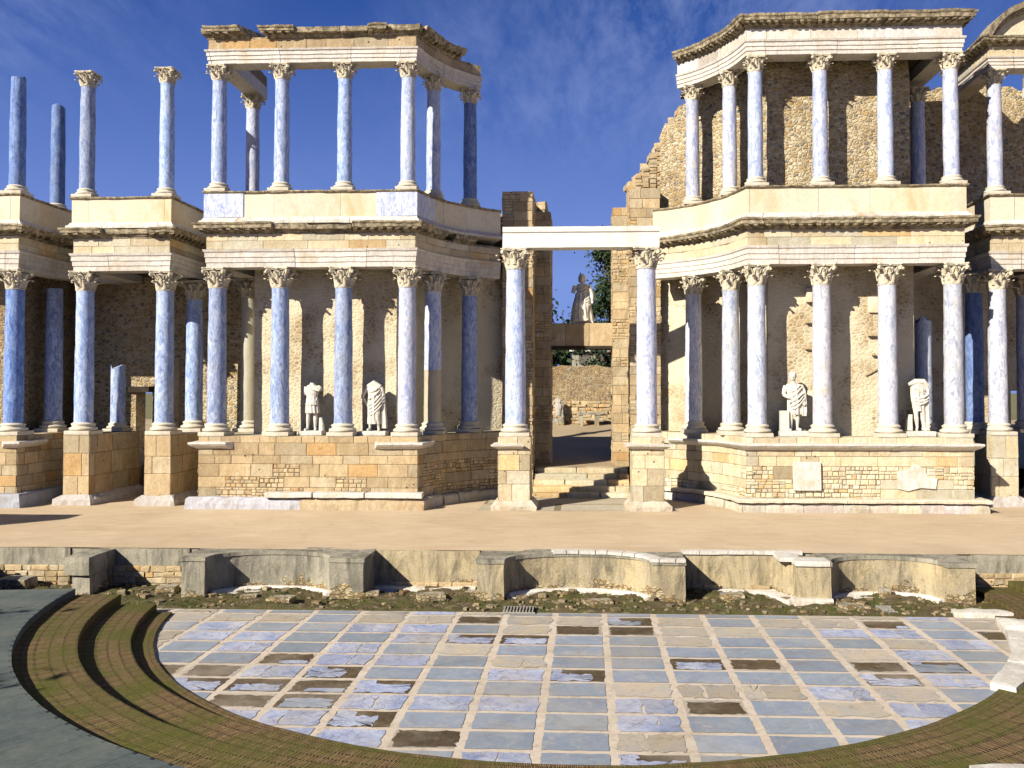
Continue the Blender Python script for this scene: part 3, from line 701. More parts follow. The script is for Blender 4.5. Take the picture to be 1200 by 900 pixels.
# loose stones in the strip
lrng = random.Random(5)
def loose(px, py, w, h, name='loose_stone', label=None, mat='ashlar', d=None):
    g = ground(px, py, .03); g.z = stripz(g.x, g.y) if g.y > 20.75 else 0
    mb = MB(); mb.stonebox(g.x - w / 2, g.x + w / 2, g.y - (d or w * .35), g.y + (d or w * .35), g.z - .05, g.z + h, rz=lrng.uniform(-.3, .3), amp=.03)
    return tag(mb.build(name, mat, origin=g, smooth=True), label, 'stone', 'loose stones below the stage front')
for k, (px, py, w, h, lb) in enumerate(((196, 693, .5, .16, 'small rough stone just left of the leftmost niche'), (292, 702, .4, .10, 'flat rough stone inside the leftmost niche'),
        (432, 699, .55, .12, 'flat stone at the foot of the leftmost niche, right pier'), (505, 703, .7, .10, 'flat stone on the mossy strip before the stained flat bay'),
        (552, 697, .35, .14, 'small stone against the left pier of the middle niche'), (700, 706, .7, .08, 'flat slab on the mud before the middle niche'),
        (770, 699, .8, .10, 'pale flat stone at the foot of the middle niche, right pier'), (858, 702, .6, .10, 'flat stone on the moss before the coped flat bay'),
        (893, 684, .35, .14, 'small pale block standing against the coped flat bay'), (1000, 711, .7, .08, 'flat stone on the mud before the rightmost niche'),
        (1120, 705, .6, .1, 'flat stone below the right pier of the rightmost niche'), (1037, 700, .3, .22, 'upright stub of stone beside the small drain grate'),
        (20, 690, .8, .3, 'grey block lying in the shade at the far left end'), (330, 706, .6, .08, 'thin slab at the edge of the paving left of centre'))):
    loose(px, py, w, h, label=lb, mat='white_marble' if 'pale' in lb else 'concrete')
# grates
for (pa, pb, py, lb) in ((588, 627, 717, 'pale metal drain grate with many bars before the middle niche'), (1034, 1052, 716, 'short drain grate with few bars before the rightmost niche')):
    a_, b_ = ground(pa, py, .06), ground(pb, py, .06)
    t = thing('drain_grate', lb, 'grate', (a_.x, a_.y, .02), group='drain grates')
    mb = MB(); mb.box(a_.x, b_.x, a_.y, a_.y + .04, .02, .05); mb.build('frame_bar', 'palemetal', t, t.location)
    mb = MB(); mb.box(a_.x, b_.x, a_.y + .46, a_.y + .5, .02, .07); mb.build('frame_bar', 'palemetal', t, t.location)
    n = int((b_.x - a_.x) / .075)
    for k in range(n):
        mb = MB(); x_ = a_.x + .03 + k * .075; mb.box(x_, x_ + .03, a_.y + .03, a_.y + .47, .045, .085); mb.build('bar', 'palemetal', t, t.location)
# white marble edging and blocks at right of the orchestra
t = thing('marble_kerb', 'white marble kerb curving round the right edge of the paved floor', 'kerb', (OC[0] + 9.2, OC[1] - 4, 0))
mb = MB()
for a0, a1 in ((-40.5, -31), (-30.7, -21), (-20.7, -10.5)):
    ring(mb, 9.55, 10.0, -.1, .13, a0, a1, n=12, amp=.05)
mb.build('kerb_blocks', 'white_marble', t, t.location)
for px, py, w, d, h, lb in ((1150, 722, 1.3, .4, .12, 'flat white slab at the far right corner of the paved floor'), (1196, 742, .8, .5, .26, 'large white marble boulder at the right end of the kerb'), ):
    g = ground(px, py, 0); mb = MB(); mb.stonebox(g.x - w / 2, g.x + w / 2, g.y - d / 2, g.y + d / 2, -.05, h, amp=.06, n=5)
    tag(mb.build('marble_block', 'white_marble', origin=(g.x, g.y, 0), smooth=True), lb, 'marble block')
g = ground(1180, 902, .6); mb = MB(); mb.stonebox(g.x - .42, g.x + .6, g.y - .5, g.y + .16, .3, .62, amp=.03)
tag(mb.build('seat_block', 'white_marble', origin=(g.x, g.y, .5)), 'white stone seat corner at the bottom right edge of the picture', 'stone seat')

# ------------------------------------------------------------------ columns
def capital_mb(r, h, seed):
    q = random.Random(seed); mb = MB(); k = r / .30; sz = h / .75
    Bz = lambda z: r * (1.0 + .10 * z / h + .42 * max(0, z / h - .55) ** 1.5)
    mb.lathe([(r * 1.1, 0), (r * 1.13, .035 * sz), (r * 1.06, .06 * sz)] + [(Bz(h * i / 8), .06 * sz + (h * .84 - .06 * sz) * i / 8) for i in range(9)], 20)
    def leaf(a, z0, hl, w0, out_):
        if q.random() < .06: return
        rows = []; dmg = q.uniform(.72, 1.0)
        for t_, o_, zf_ in ((0, .02, 0), (.3, .035, .32), (.55, .05, .6), (.78, .10, .86), (.95, .17, .98), (1.0, .215, .90), (1.0, .21, .80)):
            if t_ > dmg and t_ < 1: continue
            zz_ = z0 + hl * zf_; rr = Bz(zz_) + o_ * out_ * (1.3 if dmg > .8 else .8); w = w0 * (1 - .45 * t_ * t_) * (1 + .18 * math.sin(t_ * 19))
            row = []
            for s_, dd in ((-1, -.035), (-.5, .012), (0, .03), (.5, .012), (1, -.035)):
                aa = a + s_ * w / rr; r2 = rr + dd * k; row.append((r2 * math.cos(aa), r2 * math.sin(aa), zz_ + (0 if s_ else .01)))
            rows.append(row)
        mb.grid(rows)
    for i in range(8): leaf(2 * PI * i / 8 + PI / 8, .05 * sz, .34 * sz, .115 * k, k)
    for i in range(8): leaf(2 * PI * i / 8, .16 * sz, .44 * sz, .10 * k, 1.12 * k)
    for i in range(4):
        a = PI / 4 + i * PI / 2; d = Vector((math.cos(a), math.sin(a), 0)); s_ = Vector((-d.y, d.x, 0))
        if q.random() < .15: continue
        p0 = d * Bz(.4 * h) + Vector((0, 0, .42 * sz)); p1 = d * (r * 1.45) + Vector((0, 0, .60 * sz)); p2 = d * (r * 1.78) + Vector((0, 0, .63 * sz))
        for w in (-1, 1): mb.tube([p0 + s_ * .10 * w * k, p1 + s_ * .06 * w * k, p2 + s_ * .035 * w * k], [.035 * k, .032 * k, .03 * k], 6)
        mb.tube([p2 - s_ * .06 * k + Vector((0, 0, -.035 * sz)), p2 + s_ * .06 * k + Vector((0, 0, -.035 * sz))], .075 * k, 10)
    for i in range(4):
        a = i * PI / 2
        for w in (-1, 1):
            p = [Vector((math.cos(a + w * u) * rr, math.sin(a + w * u) * rr, z * sz)) for u, rr, z in ((.35, r * 1.12, .40), (.28, r * 1.28, .54), (.14, r * 1.36, .60), (.06, r * 1.36, .57))]
            mb.tube(p, [.025 * k] * 4, 5)
    # abacus
    for z0, z1, gr in ((.655, .70, .96), (.70, .75, 1.03)):
        pts = []
        for i in range(4):
            a = PI / 4 + i * PI / 2
            c0 = Vector((math.cos(a), math.sin(a))); c1 = Vector((math.cos(a + PI / 2), math.sin(a + PI / 2))); tn = Vector((-c0.y, c0.x))
            Rc = r * 1.98 * gr * (q.uniform(.86, 1) if q.random() < .4 else 1)
            A = c0 * Rc + tn * .05 * k; B = c1 * r * 1.98 * gr - Vector((-c1.y, c1.x)) * .05 * k; mid = (c0 + c1).normalized()
            for j in range(7):
                u = j / 6; p = A.lerp(B, u) - mid * (4 * u * (1 - u)) * r * .20; pts.append((p.x, p.y))
        prism(mb, pts, z0 * sz, z1 * sz)
    for i in range(4):
        a = i * PI / 2; mb.ell((math.cos(a) * r * 1.33, math.sin(a) * r * 1.33, .69 * sz), (.06 * k, .06 * k, .06 * sz), 5)
    for i, v in enumerate(mb.v): mb.v[i] = v + noise.noise_vector(v * 7 + Vector((seed, 0, 0))) * .018 * k
    return mb
CAPS = {}
def base_mb(r, h, seed):
    mb = MB(); hp = h * .34
    mb.stonebox(-r * 1.42, r * 1.42, -r * 1.42, r * 1.42, 0, hp, amp=.012, n=4)
    pr = [(r * 1.36, hp)]
    for i in range(7): a = -PI / 2 + PI * i / 6; pr.append((r * 1.26 + h * .13 * math.cos(a), hp + h * .13 + h * .13 * math.sin(a)))
    pr += [(r * 1.16, hp + h * .30), (r * 1.13, hp + h * .36), (r * 1.17, hp + h * .42)]
    for i in range(5): a = -PI / 2 + PI * i / 4; pr.append((r * 1.12 + h * .08 * math.cos(a), hp + h * .50 + h * .08 * math.sin(a)))
    pr += [(r * 1.04, h * .96), (r, h)]
    mb.lathe(pr, 24, wob=lambda p, a: noise.noise_vector(p * 5 + Vector((seed, 0, 0))) * .015)
    return mb
cseed = [0]
def column(x, y, z0, ztop, r, mat, label, group, capital=True, base=True, broken=0, mat2=None, split=.35, rz=0, hs=None):
    cseed[0] += 1; sd = cseed[0]; upper = r < .3
    t = thing('column', label, 'column', (x, y, z0), rz, group)
    hb = (.46 if not upper else .36) if base else 0; hc = (.75 if not upper else .56) if capital else 0; H = ztop - z0
    if base:
        mb = base_mb(r * 1.02, hb, sd); mb.build('column_base', 'base', t, smooth=True)
    rt = r * .87; zs0, zs1 = hb - .01, H - hc + .01
    def shaft(za, zb, m, brk=False, nm='shaft'):
        mb = MB(); n = max(3, int((zb - za) / .28)); rows = []; ns = 22
        for i in range(n + 1):
            f = i / n; z = za + (zb - za) * f; g = (z - zs0) / max(.1, (ZA - ZP if not upper else ZU - ZD) - hb)
            rr = r + (rt - r) * g - (g - .4) * 0 + .012 * math.sin(PI * min(1, g))
            if not brk and i == n and nm == 'shaft': rr *= 1.03
            row = []
            for k in range(ns):
                a = 2 * PI * k / ns; p = Vector((rr * math.cos(a), rr * math.sin(a), z)); q = p * 1.8 + Vector((sd * 7.3, 0, 0))
                p += Vector((math.cos(a), math.sin(a), 0)) * (noise.noise(q) * .014 + min(0, noise.noise(q * 2.2) + .28) * .05)
                if brk and i >= n - 0: p.z += noise.noise(Vector((math.cos(a) * 1.3, math.sin(a) * 1.3, sd))) * .22
                row.append(p)
            rows.append(row)
        tq = random.Random(sd * 3 + len(nm)); tv = tq.uniform(.76, 1.06); tw = tq.uniform(.93, 1.04); mb.grid(rows, True, cap=True, tint=(tv * tw, tv, tv / tw)); ob = mb.build(nm, m, t, smooth=True)
        try: ob.data.set_sharp_from_angle(angle=R(45))
        except Exception: pass
    if mat2:
        zm = zs0 + (zs1 - zs0) * split; shaft(zs0, zm, mat2, nm='lower_drum'); shaft(zm + .004, zs1, mat)
    else: shaft(zs0, zs1, mat, broken)
    if capital:
        key = (round(rt, 3), hc, sd % 4)
        if key not in CAPS:
            CAPS[key] = capital_mb(rt, hc, sd).build('capital', 'capital', t); ob = CAPS[key]
        else: ob = CAPS[key].copy(); COL.objects.link(ob); ob.parent = t
        ob.location = (0, 0, H - hc)
    return t
def arcxy(side, phi): return XC + side * (AC[0] + AR * math.cos(R(phi))), AC[1] + AR * math.sin(R(phi))
RL, RU = .335, .272
sp = (OX - 6.3) / 3
LG, UG = 'lower row columns', 'upper row columns'
names4 = ['outermost', 'second', 'third', 'innermost']
# left tower, front
lt_lab = ['blue marble column at the left front corner of the left tower, ground tier', 'blue column left of the headless tunic statue', 'blue column with wavy bands between the two headless statues', 'pale blue column at the right front corner of the left tower, ground tier']
for k in range(4):
    column(XC - OX + sp * k, FY, ZP, ZA, RL, ['blue', 'blue', 'blue', 'pale'][k], lt_lab[k], LG)
lu_lab = ['slim column at the left front corner of the open roofless tier', 'slim blue column second along the open roofless tier', 'slim blue column third along the open roofless tier', 'slim pale column at the right front corner of the open roofless tier']
for k in range(4):
    column(XC - OX + sp * k, FY, ZD, ZU, RU, ['blue', 'blue', 'blue', 'pale'][k], lu_lab[k], UG)
column(XC - OX, 34.35, ZP, ZA, RL, 'cream', 'cream column behind the left front corner of the left tower', LG)
column(XC - OX, 34.5, ZD, ZU, RU, 'pale', 'slim mottled column behind the left corner of the open roofless tier', UG)
for side, cap in ((-1, 'left'), (1, 'right')):
    for phi, nm in ((29, 'nearer'), (48, 'farther')):
        x, y = arcxy(side, phi)
        if side < 0:
            column(x, y, ZP, ZA, RL, 'blue' if phi > 40 else 'pale', ('column with a cream lower drum on the curve right of the left tower' if phi < 40 else 'shaded grey blue column deepest in the curve left of the gateway'), LG, mat2='cream' if phi < 40 else None, split=.40)
            column(x, y, ZD, ZU, RU, 'pale' if phi < 40 else 'blueshade', 'slim mottled column on the curved end of the open roofless tier' if phi < 40 else 'dark blue slim column, last on the right of the open roofless tier', UG)
        else:
            column(x, y, ZP, ZA, RL, 'white', 'white column on the curve next to the right tower corner, ground tier' if phi < 40 else 'grey half shaded column deepest in the curve right of the gateway', LG)
            column(x, y, ZD, ZU, RU, 'pale', 'slim column on the curve next to the corner of the roofed upper tier' if phi < 40 else 'leftmost slim column of the roofed upper tier', UG)
rt_lab = ['white column left of the togaed statue with a head', 'brightest white column, right of the togaed statue with a head', 'white column left of the headless statue at the right', 'white column at the right front corner of the right tower, ground tier']
ru_lab = ['slim column at the left front corner of the roofed upper tier', 'slim grey veined column, second along the front of the roofed upper tier', 'slim blue grey column, third along the front of the roofed upper tier', 'slim column at the right front corner of the roofed upper tier']
for k in range(4):
    sp = (13.2 - 6.3) / 3
    column(XC + 6.3 + sp * k, FY, ZP, ZA, RL, 'white', rt_lab[k], LG)
    column(XC + 6.3 + sp * k, FY, ZD, ZU, RU, 'pale', ru_lab[k], UG)
g = at(1083, 500, 33.6); column(g.x, 33.6, ZP, at(1083, 376, 33.6).z, RL * .92, 'white', 'broken white shaft standing behind the headless statue at the right', LG, capital=False, broken=1)
g = at(1143, 500, 34.); column(g.x, 34., ZP, ZA, RL, 'blueshade', 'dark blue column in the gap right of the right tower', LG)
g = at(1076, 200, 34.); column(g.x, 34., ZD, ZU - .3, RU, 'pale', 'slim blue column in the shade behind the roofed upper tier', UG)
# block beyond the right tower
column(RXL, 33., ZP, ZA, RL, 'white', 'white column on a tall pedestal at the right edge of the picture', LG)
column(RXL, 33., ZD, ZU, RU, 'pale', 'slim column under the arched pediment at the right edge', UG)
column(RXR, 33., ZP, ZA, RL, 'white', 'white column just beyond the right edge of the picture', LG)
column(RXR, 33., ZD, ZU, RU, 'pale', 'slim column under the right end of the arched pediment', UG)
g = at(1203, 500, 35.2); column(g.x, 35.2, ZP, ZA, RL, 'pale', 'pale column standing behind the white column at the right edge', LG)
# left block
for x_, lb, ul, zt in ((AXL, 'blue column on the left pedestal of the narrow left block', 'slim blue column with a capital standing alone, left of the pair', at(104, 86, 32).z), (AXR, 'blue column on the right pedestal of the narrow left block', 'slim blue column with a capital standing alone, right of the pair', at(196, 82, 32).z)):
    column(x_, 32., ZP, ZA, RL, 'blue', lb, LG); column(x_, 32., ZD, zt, RU, 'blue', ul, UG)
g = at(138, 500, 34.6); column(g.x, 34.6, ZP, at(138, 430, 34.6).z, RL * .85, 'blue', 'short broken blue shaft seen between the two pedestals at the left', LG, capital=False, broken=1)
g = at(227, 500, 34.2); column(g.x, 34.2, ZP, ZA - .1, RL, 'blue', 'mottled blue column in the gap left of the left tower', LG)
column(L0X, FY, ZP, ZA, RL, 'blueshade', 'shade-darkened blue column nearest the left edge of the picture, ground tier', LG)
g = at(62, 500, 34.0); column(g.x, 34.0, ZP, ZA - .4, RL, 'blue', 'shaded column without a capital behind the shade-darkened blue one at the left edge', LG, capital=False, mat2='blue', split=.7)
column(L0X, FY, ZD, at(16, 93, FY).z, RU * 1.02, 'blueshade', 'tall snapped blue shaft without a capital at the left edge, upper tier', UG, capital=False, broken=1)
g = at(67, 244, 34.0); column(g.x, 34.0, ZD - .1, at(67, 126, 34.).z, RU, 'blueshade', 'shorter snapped blue shaft, second from the left, upper tier', UG, capital=False, broken=1)
# gateway
ZG = at(680, 292, FY + .1).z
for x_, lb in ((at(604, 500, FY + .1).x, 'tall mottled column left of the central gateway, on a stone pedestal'), (at(758, 500, FY + .1).x, 'tall mottled column right of the central gateway, on a stone pedestal')):
    column(x_, FY + .1, ZP, ZG, .375, 'pale', lb, 'gateway columns')
    o = (x_, FY + .1, ZS); t = thing('pedestal', 'stone block pedestal under the tall column ' + ('left' if x_ < 0 else 'right') + ' of the gateway', 'pedestal', o, group='gateway pedestals')
    hw = .57; yf = FY - .5; P = Path([(x_ - hw, yf + 1.2), (x_ - hw, yf), (x_ + hw, yf), (x_ + hw, yf + 1.2)])
    mb = MB(); mb.box(x_ - hw + .025, x_ + hw - .025, yf + .025, yf + 1.2, ZS - .05, ZP - .02, tint=(.2, .17, .14)); ashlar(mb, P, 0, ZS + .3, ZP, .55, (.5, 1.2)); mb.build('block_shaft', 'ashlar_pale', t, o)
    mb = MB(); sweep(mb, P, [(-.1, ZS - .05), (.24, ZS - .05), (.24, ZS + .14), (.06, ZS + .33), (-.1, ZS + .33)], amp=.045, step=.15, fs=2.8, tint=(.82, .76, .66)); mb.build('foot_stone', 'white_marble', t, o)
    mb = MB(); sweep(mb, P, [(-.1, ZP - .42), (.02, ZP - .42), (.22, ZP - .32), (.24, ZP - .26), (-.1, ZP - .22)], amp=.02, step=.2, u0=.2, u1=P.n - (.2 if x_ > 0 else 1.5)); mb.build('broken_shelf', 'white_marble', t, o)
xa, xb = at(590, 280, FY).x, at(772, 280, FY).x
mb = MB(); P = Path([(xa, FY - .32), (xb, FY - .32)])
sweep(mb, P, [(0, ZG + .002), (0, ZG + .52), (.05, ZG + .56), (.07, ZG + .74), (-.72, ZG + .74), (-.68, ZG + .002)], amp=.006, step=.3)
tag(mb.build('gateway_lintel', 'white_new', origin=((xa + xb) / 2, FY, ZG)), 'smooth white stone lintel bridging the two tall gateway columns', 'lintel')

# ------------------------------------------------------------------ podiums
def podium(name, pf, pcore, label, tf=ptint, e0=.46, patch=None, shelf=None, foot=None, o=(0, 0, 0), mat='ashlar', course=.43, core_open=None):
    t = thing(name, label, 'podium', o)
    P = pf(e0)
    mb = MB(); ashlar(mb, P, 0, ZS + .34, ZP - .24, course, (.55, 1.35), patch=patch, tf=tf)
    sweep(mb, P, [(-.5, ZS - .2), (-.018, ZS - .2), (-.018, ZP - .01), (-.5, ZP - .01)], step=.4, tint=(.2, .17, .14))
    mb.build('masonry', mat, t, o)
    mb = MB(); ashlar(mb, P, .0, ZP - .245, ZP + .005, .25, (.4, 1.0), dep=.5, tf=tf); mb.build('top_course', mat, t, o)
    mb = MB(); prism(mb, pcore, ZP - .5, ZP + .0); mb.build('platform', 'flag', t, o)
    if shelf:
        for ua, ub in shelf(P):
            mb = MB(); sweep(mb, P, [(-.05, ZP - .45), (.03, ZP - .44), (.20, ZP - .34), (.27, ZP - .27), (.27, ZP - .20), (-.05, ZP - .19)], amp=.016, step=.18, u0=ua, u1=ub)
            mb.build('shelf_moulding', 'white_marble', t, o)
    if foot:
        mb = MB()
        for ua, ub, h, ee, ti in foot(P):
            zb0 = ZS + .345 if ti[2] == .80 else ZS - .1
            if ti[2] == .80: sweep(mb, P, [(-.05, zb0), (ee, zb0), (ee + .01, ZS + h * .9), (ee - .04, ZS + h), (-.05, ZS + h)], amp=.02, step=.14, fs=3., u0=ua, u1=ub - .012, tint=ti); continue
            sweep(mb, P, [(-.05, ZS - .1), (ee, ZS - .1), (ee, ZS + h * .45), (ee - .03, ZS + h * .85), (ee - .10, ZS + h), (-.05, ZS + h)], amp=.035, step=.14, fs=3., u0=ua, u1=ub - .012, tint=ti)
        mb.build('foot_stones', 'white_marble', t, o)
    return t
def core_poly(P, yb=36.6):
    pts = [(p.x, p.y) for p in P.p]
    pts = [(x, min(y, yb)) for x, y in pts]
    return pts + [(pts[-1][0], yb), (pts[0][0], yb)]
def rpatch(p, z):
    return z < 2.4 and noise.noise(Vector((p.x * .6, p.y * .6, z * 1.1))) > .02
o = (XC - 10, FY, ZS)
def lt_shelf(P):
    b = P.breaks(); c = b[1:-1]
    return [(c[0] - 1.3, c[0] + 1.3), (c[1] - 1.55, c[1] + .9)]
def lt_foot(P):
    c = P.breaks()[1:-1]; a, b_ = c[0], c[1]
    r = [(a - 3., a + .0, .3, .25, (.62, .52, .40)), (a + 0., a + 3.9, .42, .34, (.72, .76, .92)), (a + 3.9, b_ + .0, .44, .36, (.72, .60, .42))]
    u = b_
    while u < P.n - .8:
        l = rng.uniform(.7, 1.4); r.append((u, min(P.n, u + l), rng.uniform(.28, .42), rng.uniform(.3, .45), (.75, .72, .68))); u += l
    return r
podium('podium', lambda e: tower_path(-1, e), core_poly(tower_path(-1, .44)), 'high stone podium under the left tower, patched with small rubble', patch=rpatch, shelf=lt_shelf, foot=lt_foot, o=o)
# white step slab on LT foot
xa, xb = at(310, 580, 30.6).x, at(366, 580, 30.6).x
t = thing('marble_step', 'long white marble slabs laid on the foot of the left podium', 'step slabs', (xa, 30.6, ZS + .4))
mb = MB()
for pa_, pb_ in ((311, 366), (368, 427), (428, 495)):
    A, B = at(pa_, 580, 30.5).x, at(pb_, 580, 30.5).x; mb.stonebox(A, B, 30.38, 30.86, ZS + .43, ZS + .62, amp=.02, n=5)
mb.build('slabs', 'white_marble', t, t.location)
o = (XC + 10, FY, ZS)
def rt_foot(P):
    c = P.breaks()[1:-1]; r = []; u = .2
    while u < P.n - .6:
        l = rng.uniform(.5, 1.3); b_ = rng.uniform(.72, .95); r.append((u, min(P.n, u + l), .34, rng.uniform(.33, .40), (b_, b_ * rng.uniform(.9, .99), b_ * rng.uniform(.78, 1.)))); u += l
    u = .2
    while u < P.n - .6:
        l = rng.uniform(1.2, 2.6); r.append((u, min(P.n, u + l), .47, .44, (1, .94, .80))); u += l
    return r
podium('podium', lambda e: tower_path(1, e), core_poly(tower_path(1, .44)), 'high pale podium under the right tower with an unbroken shelf moulding', patch=rpatch, shelf=lambda P: [(.6, P.n - 3.6)], foot=rt_foot, o=o, mat='ashlar_pale')
# white reused slabs set in the right podium
for (pa_, pb_, ya, yb_, lb) in ((929, 962, 541, 575, 'square white marble slab set in the right podium'), (1052, 1096, 545, 573, 'jagged white marble patch set in the right podium')):
    A, B = at(pa_, ya, 30.84), at(pb_, yb_, 30.84); mb = MB()
    if 'square' in lb: mb.stonebox(A.x, B.x, 30.72, 31.0, B.z, A.z, amp=.015, n=5)
    else:
        pts = [(0, 0), (.25, -.1), (.6, .05), (1, 0), (1.05, .45), (.8, .5), (.7, .85), (.45, 1.05), (.3, .8), (-.02, .75)]
        pp = [(A.x + (B.x - A.x) * u, B.z + (A.z - B.z) * v) for u, v in pts]
        mb.face([(x, 30.78, z) for x, z in pp])
        for i in range(len(pp)):
            p, q = pp[i], pp[(i + 1) % len(pp)]; mb.face([(p[0], 30.78, p[1]), (p[0], 30.95, p[1]), (q[0], 30.95, q[1]), (q[0], 30.78, q[1])])
    tag(mb.build('marble_slab', 'white_marble', origin=((A.x + B.x) / 2, 30.8, B.z)), lb, 'marble slab')
# pedestals of narrow blocks
def slim_pedestal(x, y, lb, mat='ashlar', tb=(1, 1, 1)):
    o = (x, y, ZS); t = thing('pedestal', lb, 'pedestal', o, group='pedestals of the narrow side blocks')
    hw = .5; P = Path([(x - hw, y + 3.2), (x - hw, y - .45), (x + hw, y - .45), (x + hw, y + 3.2)])
    mb = MB(); mb.box(x - hw + .02, x + hw - .02, y - .43, y + 3.2, ZS - .05, ZP - .01, tint=(.2, .17, .14)); ashlar(mb, P, 0, ZS + .3, ZP, .85, (.5, 1.3)); mb.build('block_shaft', mat, t, o)
    mb = MB(); sweep(mb, P, [(-.1, ZS - .1), (.26, ZS - .1), (.25, ZS + .2), (.05, ZS + .36), (-.1, ZS + .36)], amp=.06, step=.15, fs=2.8, tint=(.74, .72, .74)); mb.build('foot_stone', 'white_marble', t, o)
slim_pedestal(AXL, 32., 'tall narrow pedestal at the left, lit orange, left one of the pair')
slim_pedestal(AXR, 32., 'tall narrow pedestal at the left, right one of the pair nearest the left podium')
slim_pedestal(RXL, 33., 'tall pedestal of pale blocks at the right edge of the picture', 'ashlar_pale')
slim_pedestal(RXR, 33., 'tall pedestal just beyond the right edge of the picture', 'ashlar_pale')
P0 = l0_path(.46)
podium('podium', lambda e: l0_path(e), core_poly(l0_path(.44)), 'shaded stone podium at the left edge of the picture', shelf=lambda P: [(4.9, 7.0)], foot=lambda P: [(0, P.n, .5, .4, (.55, .6, .75))], o=(L0X, FY, ZS))
# low core behind the narrow blocks
for xl, xr, y, lb, mat in ((AXL + .6, AXR - .6, 35.3, 'dark low wall behind the two narrow pedestals', 'rubble'), (RXL + .6, RXR - .6, 36.0, 'low wall behind the pedestals at the right edge', 'rubble')):
    pass
# ------------------------------------------------------------------ entablatures
def arch_prof(z0, h, th=.40, e=.30):
    return [(-th, z0), (e, z0), (e, z0 + h * .26), (e + .03, z0 + h * .28), (e + .03, z0 + h * .54), (e + .06, z0 + h * .56), (e + .06, z0 + h * .80), (e + .10, z0 + h * .86), (e + .12, z0 + h * .99), (-th, z0 + h * .99)]
def entab(name, P, za, ha, hf, hc, label, o, marb='white_marble', frz='ashlar_pale', cgaps=(), u_arch=None, mod=.27, mat_c='cornice', frl=(.7, 1.6), up=False, bits=.12, arch_tint=(1, 1, 1)):
    t = thing(name, label, 'entablature', o)
    ua, ub = u_arch or (0, P.n)
    mb = MB(); segsweep(mb, P, arch_prof(za, ha), ua, ub, amp=.012, step=.2, tint=arch_tint); mb.build('architrave', marb, t, o)
    zf = za + ha
    mb = MB(); ashlar(mb, P, .31, zf, zf + hf, hf if up else hf / 2, frl, c=.012, rough=.008, dep=.05, u0=ua, u1=ub)
    sweep(mb, P, [(-.38, zf - .01), (.295, zf - .01), (.295, zf + hf + .01), (-.38, zf + hf + .01)], u0=ua, u1=ub, tint=(.6, .55, .5)); mb.build('frieze', frz, t, o)
    zc = zf + hf; mb = MB(); u = ua
    while u < ub - .05:
        l = rng.uniform(.5, 1.5); u1 = min(ub, u + l)
        if ub - u1 < .3: u1 = ub
        gap = any(a_ < (u + u1) / 2 < b_ for a_, b_ in cgaps)
        dz = rng.uniform(-.02, .03); red = 1 if rng.random() > bits else rng.uniform(.35, .7)
        if not gap:
            k = red; h = hc * (1 if k == 1 else rng.uniform(.7, .95))
            sweep(mb, P, [(-.36, zc), (.33, zc), (.35, zc + h * .22), (.39, zc + h * .26), (.39, zc + h * .42), (.34 + .30 * k, zc + h * .48), (.36 + .30 * k, zc + h * .72 + dz), (.30 + .40 * k, zc + h * .82 + dz), (.30 + .42 * k, zc + h + dz), (-.36, zc + h + dz)], u0=u + .008, u1=u1 - .008, step=.14, amp=.028, fs=3.2)
            if k == 1:
                m_ = u + mod * .4
                while m_ < u1 - mod * .4:
                    w = mod * .24
                    A = [P.at(m_ - w, .37, zc + h * .22), P.at(m_ + w, .37, zc + h * .22), P.at(m_ + w, .60, zc + h * .30), P.at(m_ - w, .60, zc + h * .30)]
                    B = [P.at(m_ - w, .37, zc + h * .50), P.at(m_ + w, .37, zc + h * .50), P.at(m_ + w, .62, zc + h * .50), P.at(m_ - w, .62, zc + h * .50)]
                    if rng.random() > .08:
                        mb.face(A[::-1]); mb.face([A[3], A[2], B[2], B[3]]); mb.face([A[0], A[3], B[3], B[0]]); mb.face([A[2], A[1], B[1], B[2]])
                    # dentils
                    m_ += mod
        else:
            sweep(mb, P, [(-.36, zc), (.30, zc), (.28, zc + hc * .2), (-.36, zc + hc * .25)], u0=u, u1=u1, step=.2, amp=.03)
        u = u1
    mb.build('cornice', mat_c, t, o)
    return t
def parapet(P, label, o, pm='plaster', sm='white_marble', u=None, z0=11.32):
    t = thing('parapet', label, 'parapet', o); ua, ub = u or (0, P.n)
    mb = MB(); segsweep(mb, P, [(-.38, z0 - .05), (.52, z0 - .0), (.52, z0 + .10), (.44, z0 + .16), (.40, z0 + .24), (-.38, z0 + .24)], ua, ub, lens=(.9, 2.2), amp=.015, step=.2); mb.build('base_moulding', sm, t, o)
    mb = MB(); segsweep(mb, P, [(-.38, z0 + .2), (.36, z0 + .22), (.36, ZD - .08), (-.38, ZD - .08)], ua, ub, lens=(1.2, 2.8), gap=.01, amp=.012, step=.3); mb.build('panel', pm, t, o)
    mb = MB(); segsweep(mb, P, [(-.42, ZD - .09), (.40, ZD - .09), (.44, ZD - .05), (.44, ZD - .01), (-.42, ZD)], ua, ub, lens=(.7, 1.6), amp=.018, step=.2); mb.build('top_slab', 'cornice', t, o)
    return t
HA, HF, HC = .66, .56, .35
o = (XC - 10, FY, ZA)
PL = tower_path(-1, 0, phi1=60); PRt = tower_path(1, 0, phi1=64)
cl = PL.breaks()[1:-1]
entab('entablature', PL, ZA, HA, HF, HC, 'entablature over the ground tier of the left tower, cracked frieze and ragged cornice', o, bits=.3, cgaps=((cl[1] + 1.9, cl[1] + 2.6), (cl[1] + 3.3, cl[1] + 5)))
par_l = parapet(PL, 'cream plastered parapet carrying the open roofless tier', (XC - 10, FY, 11.3))
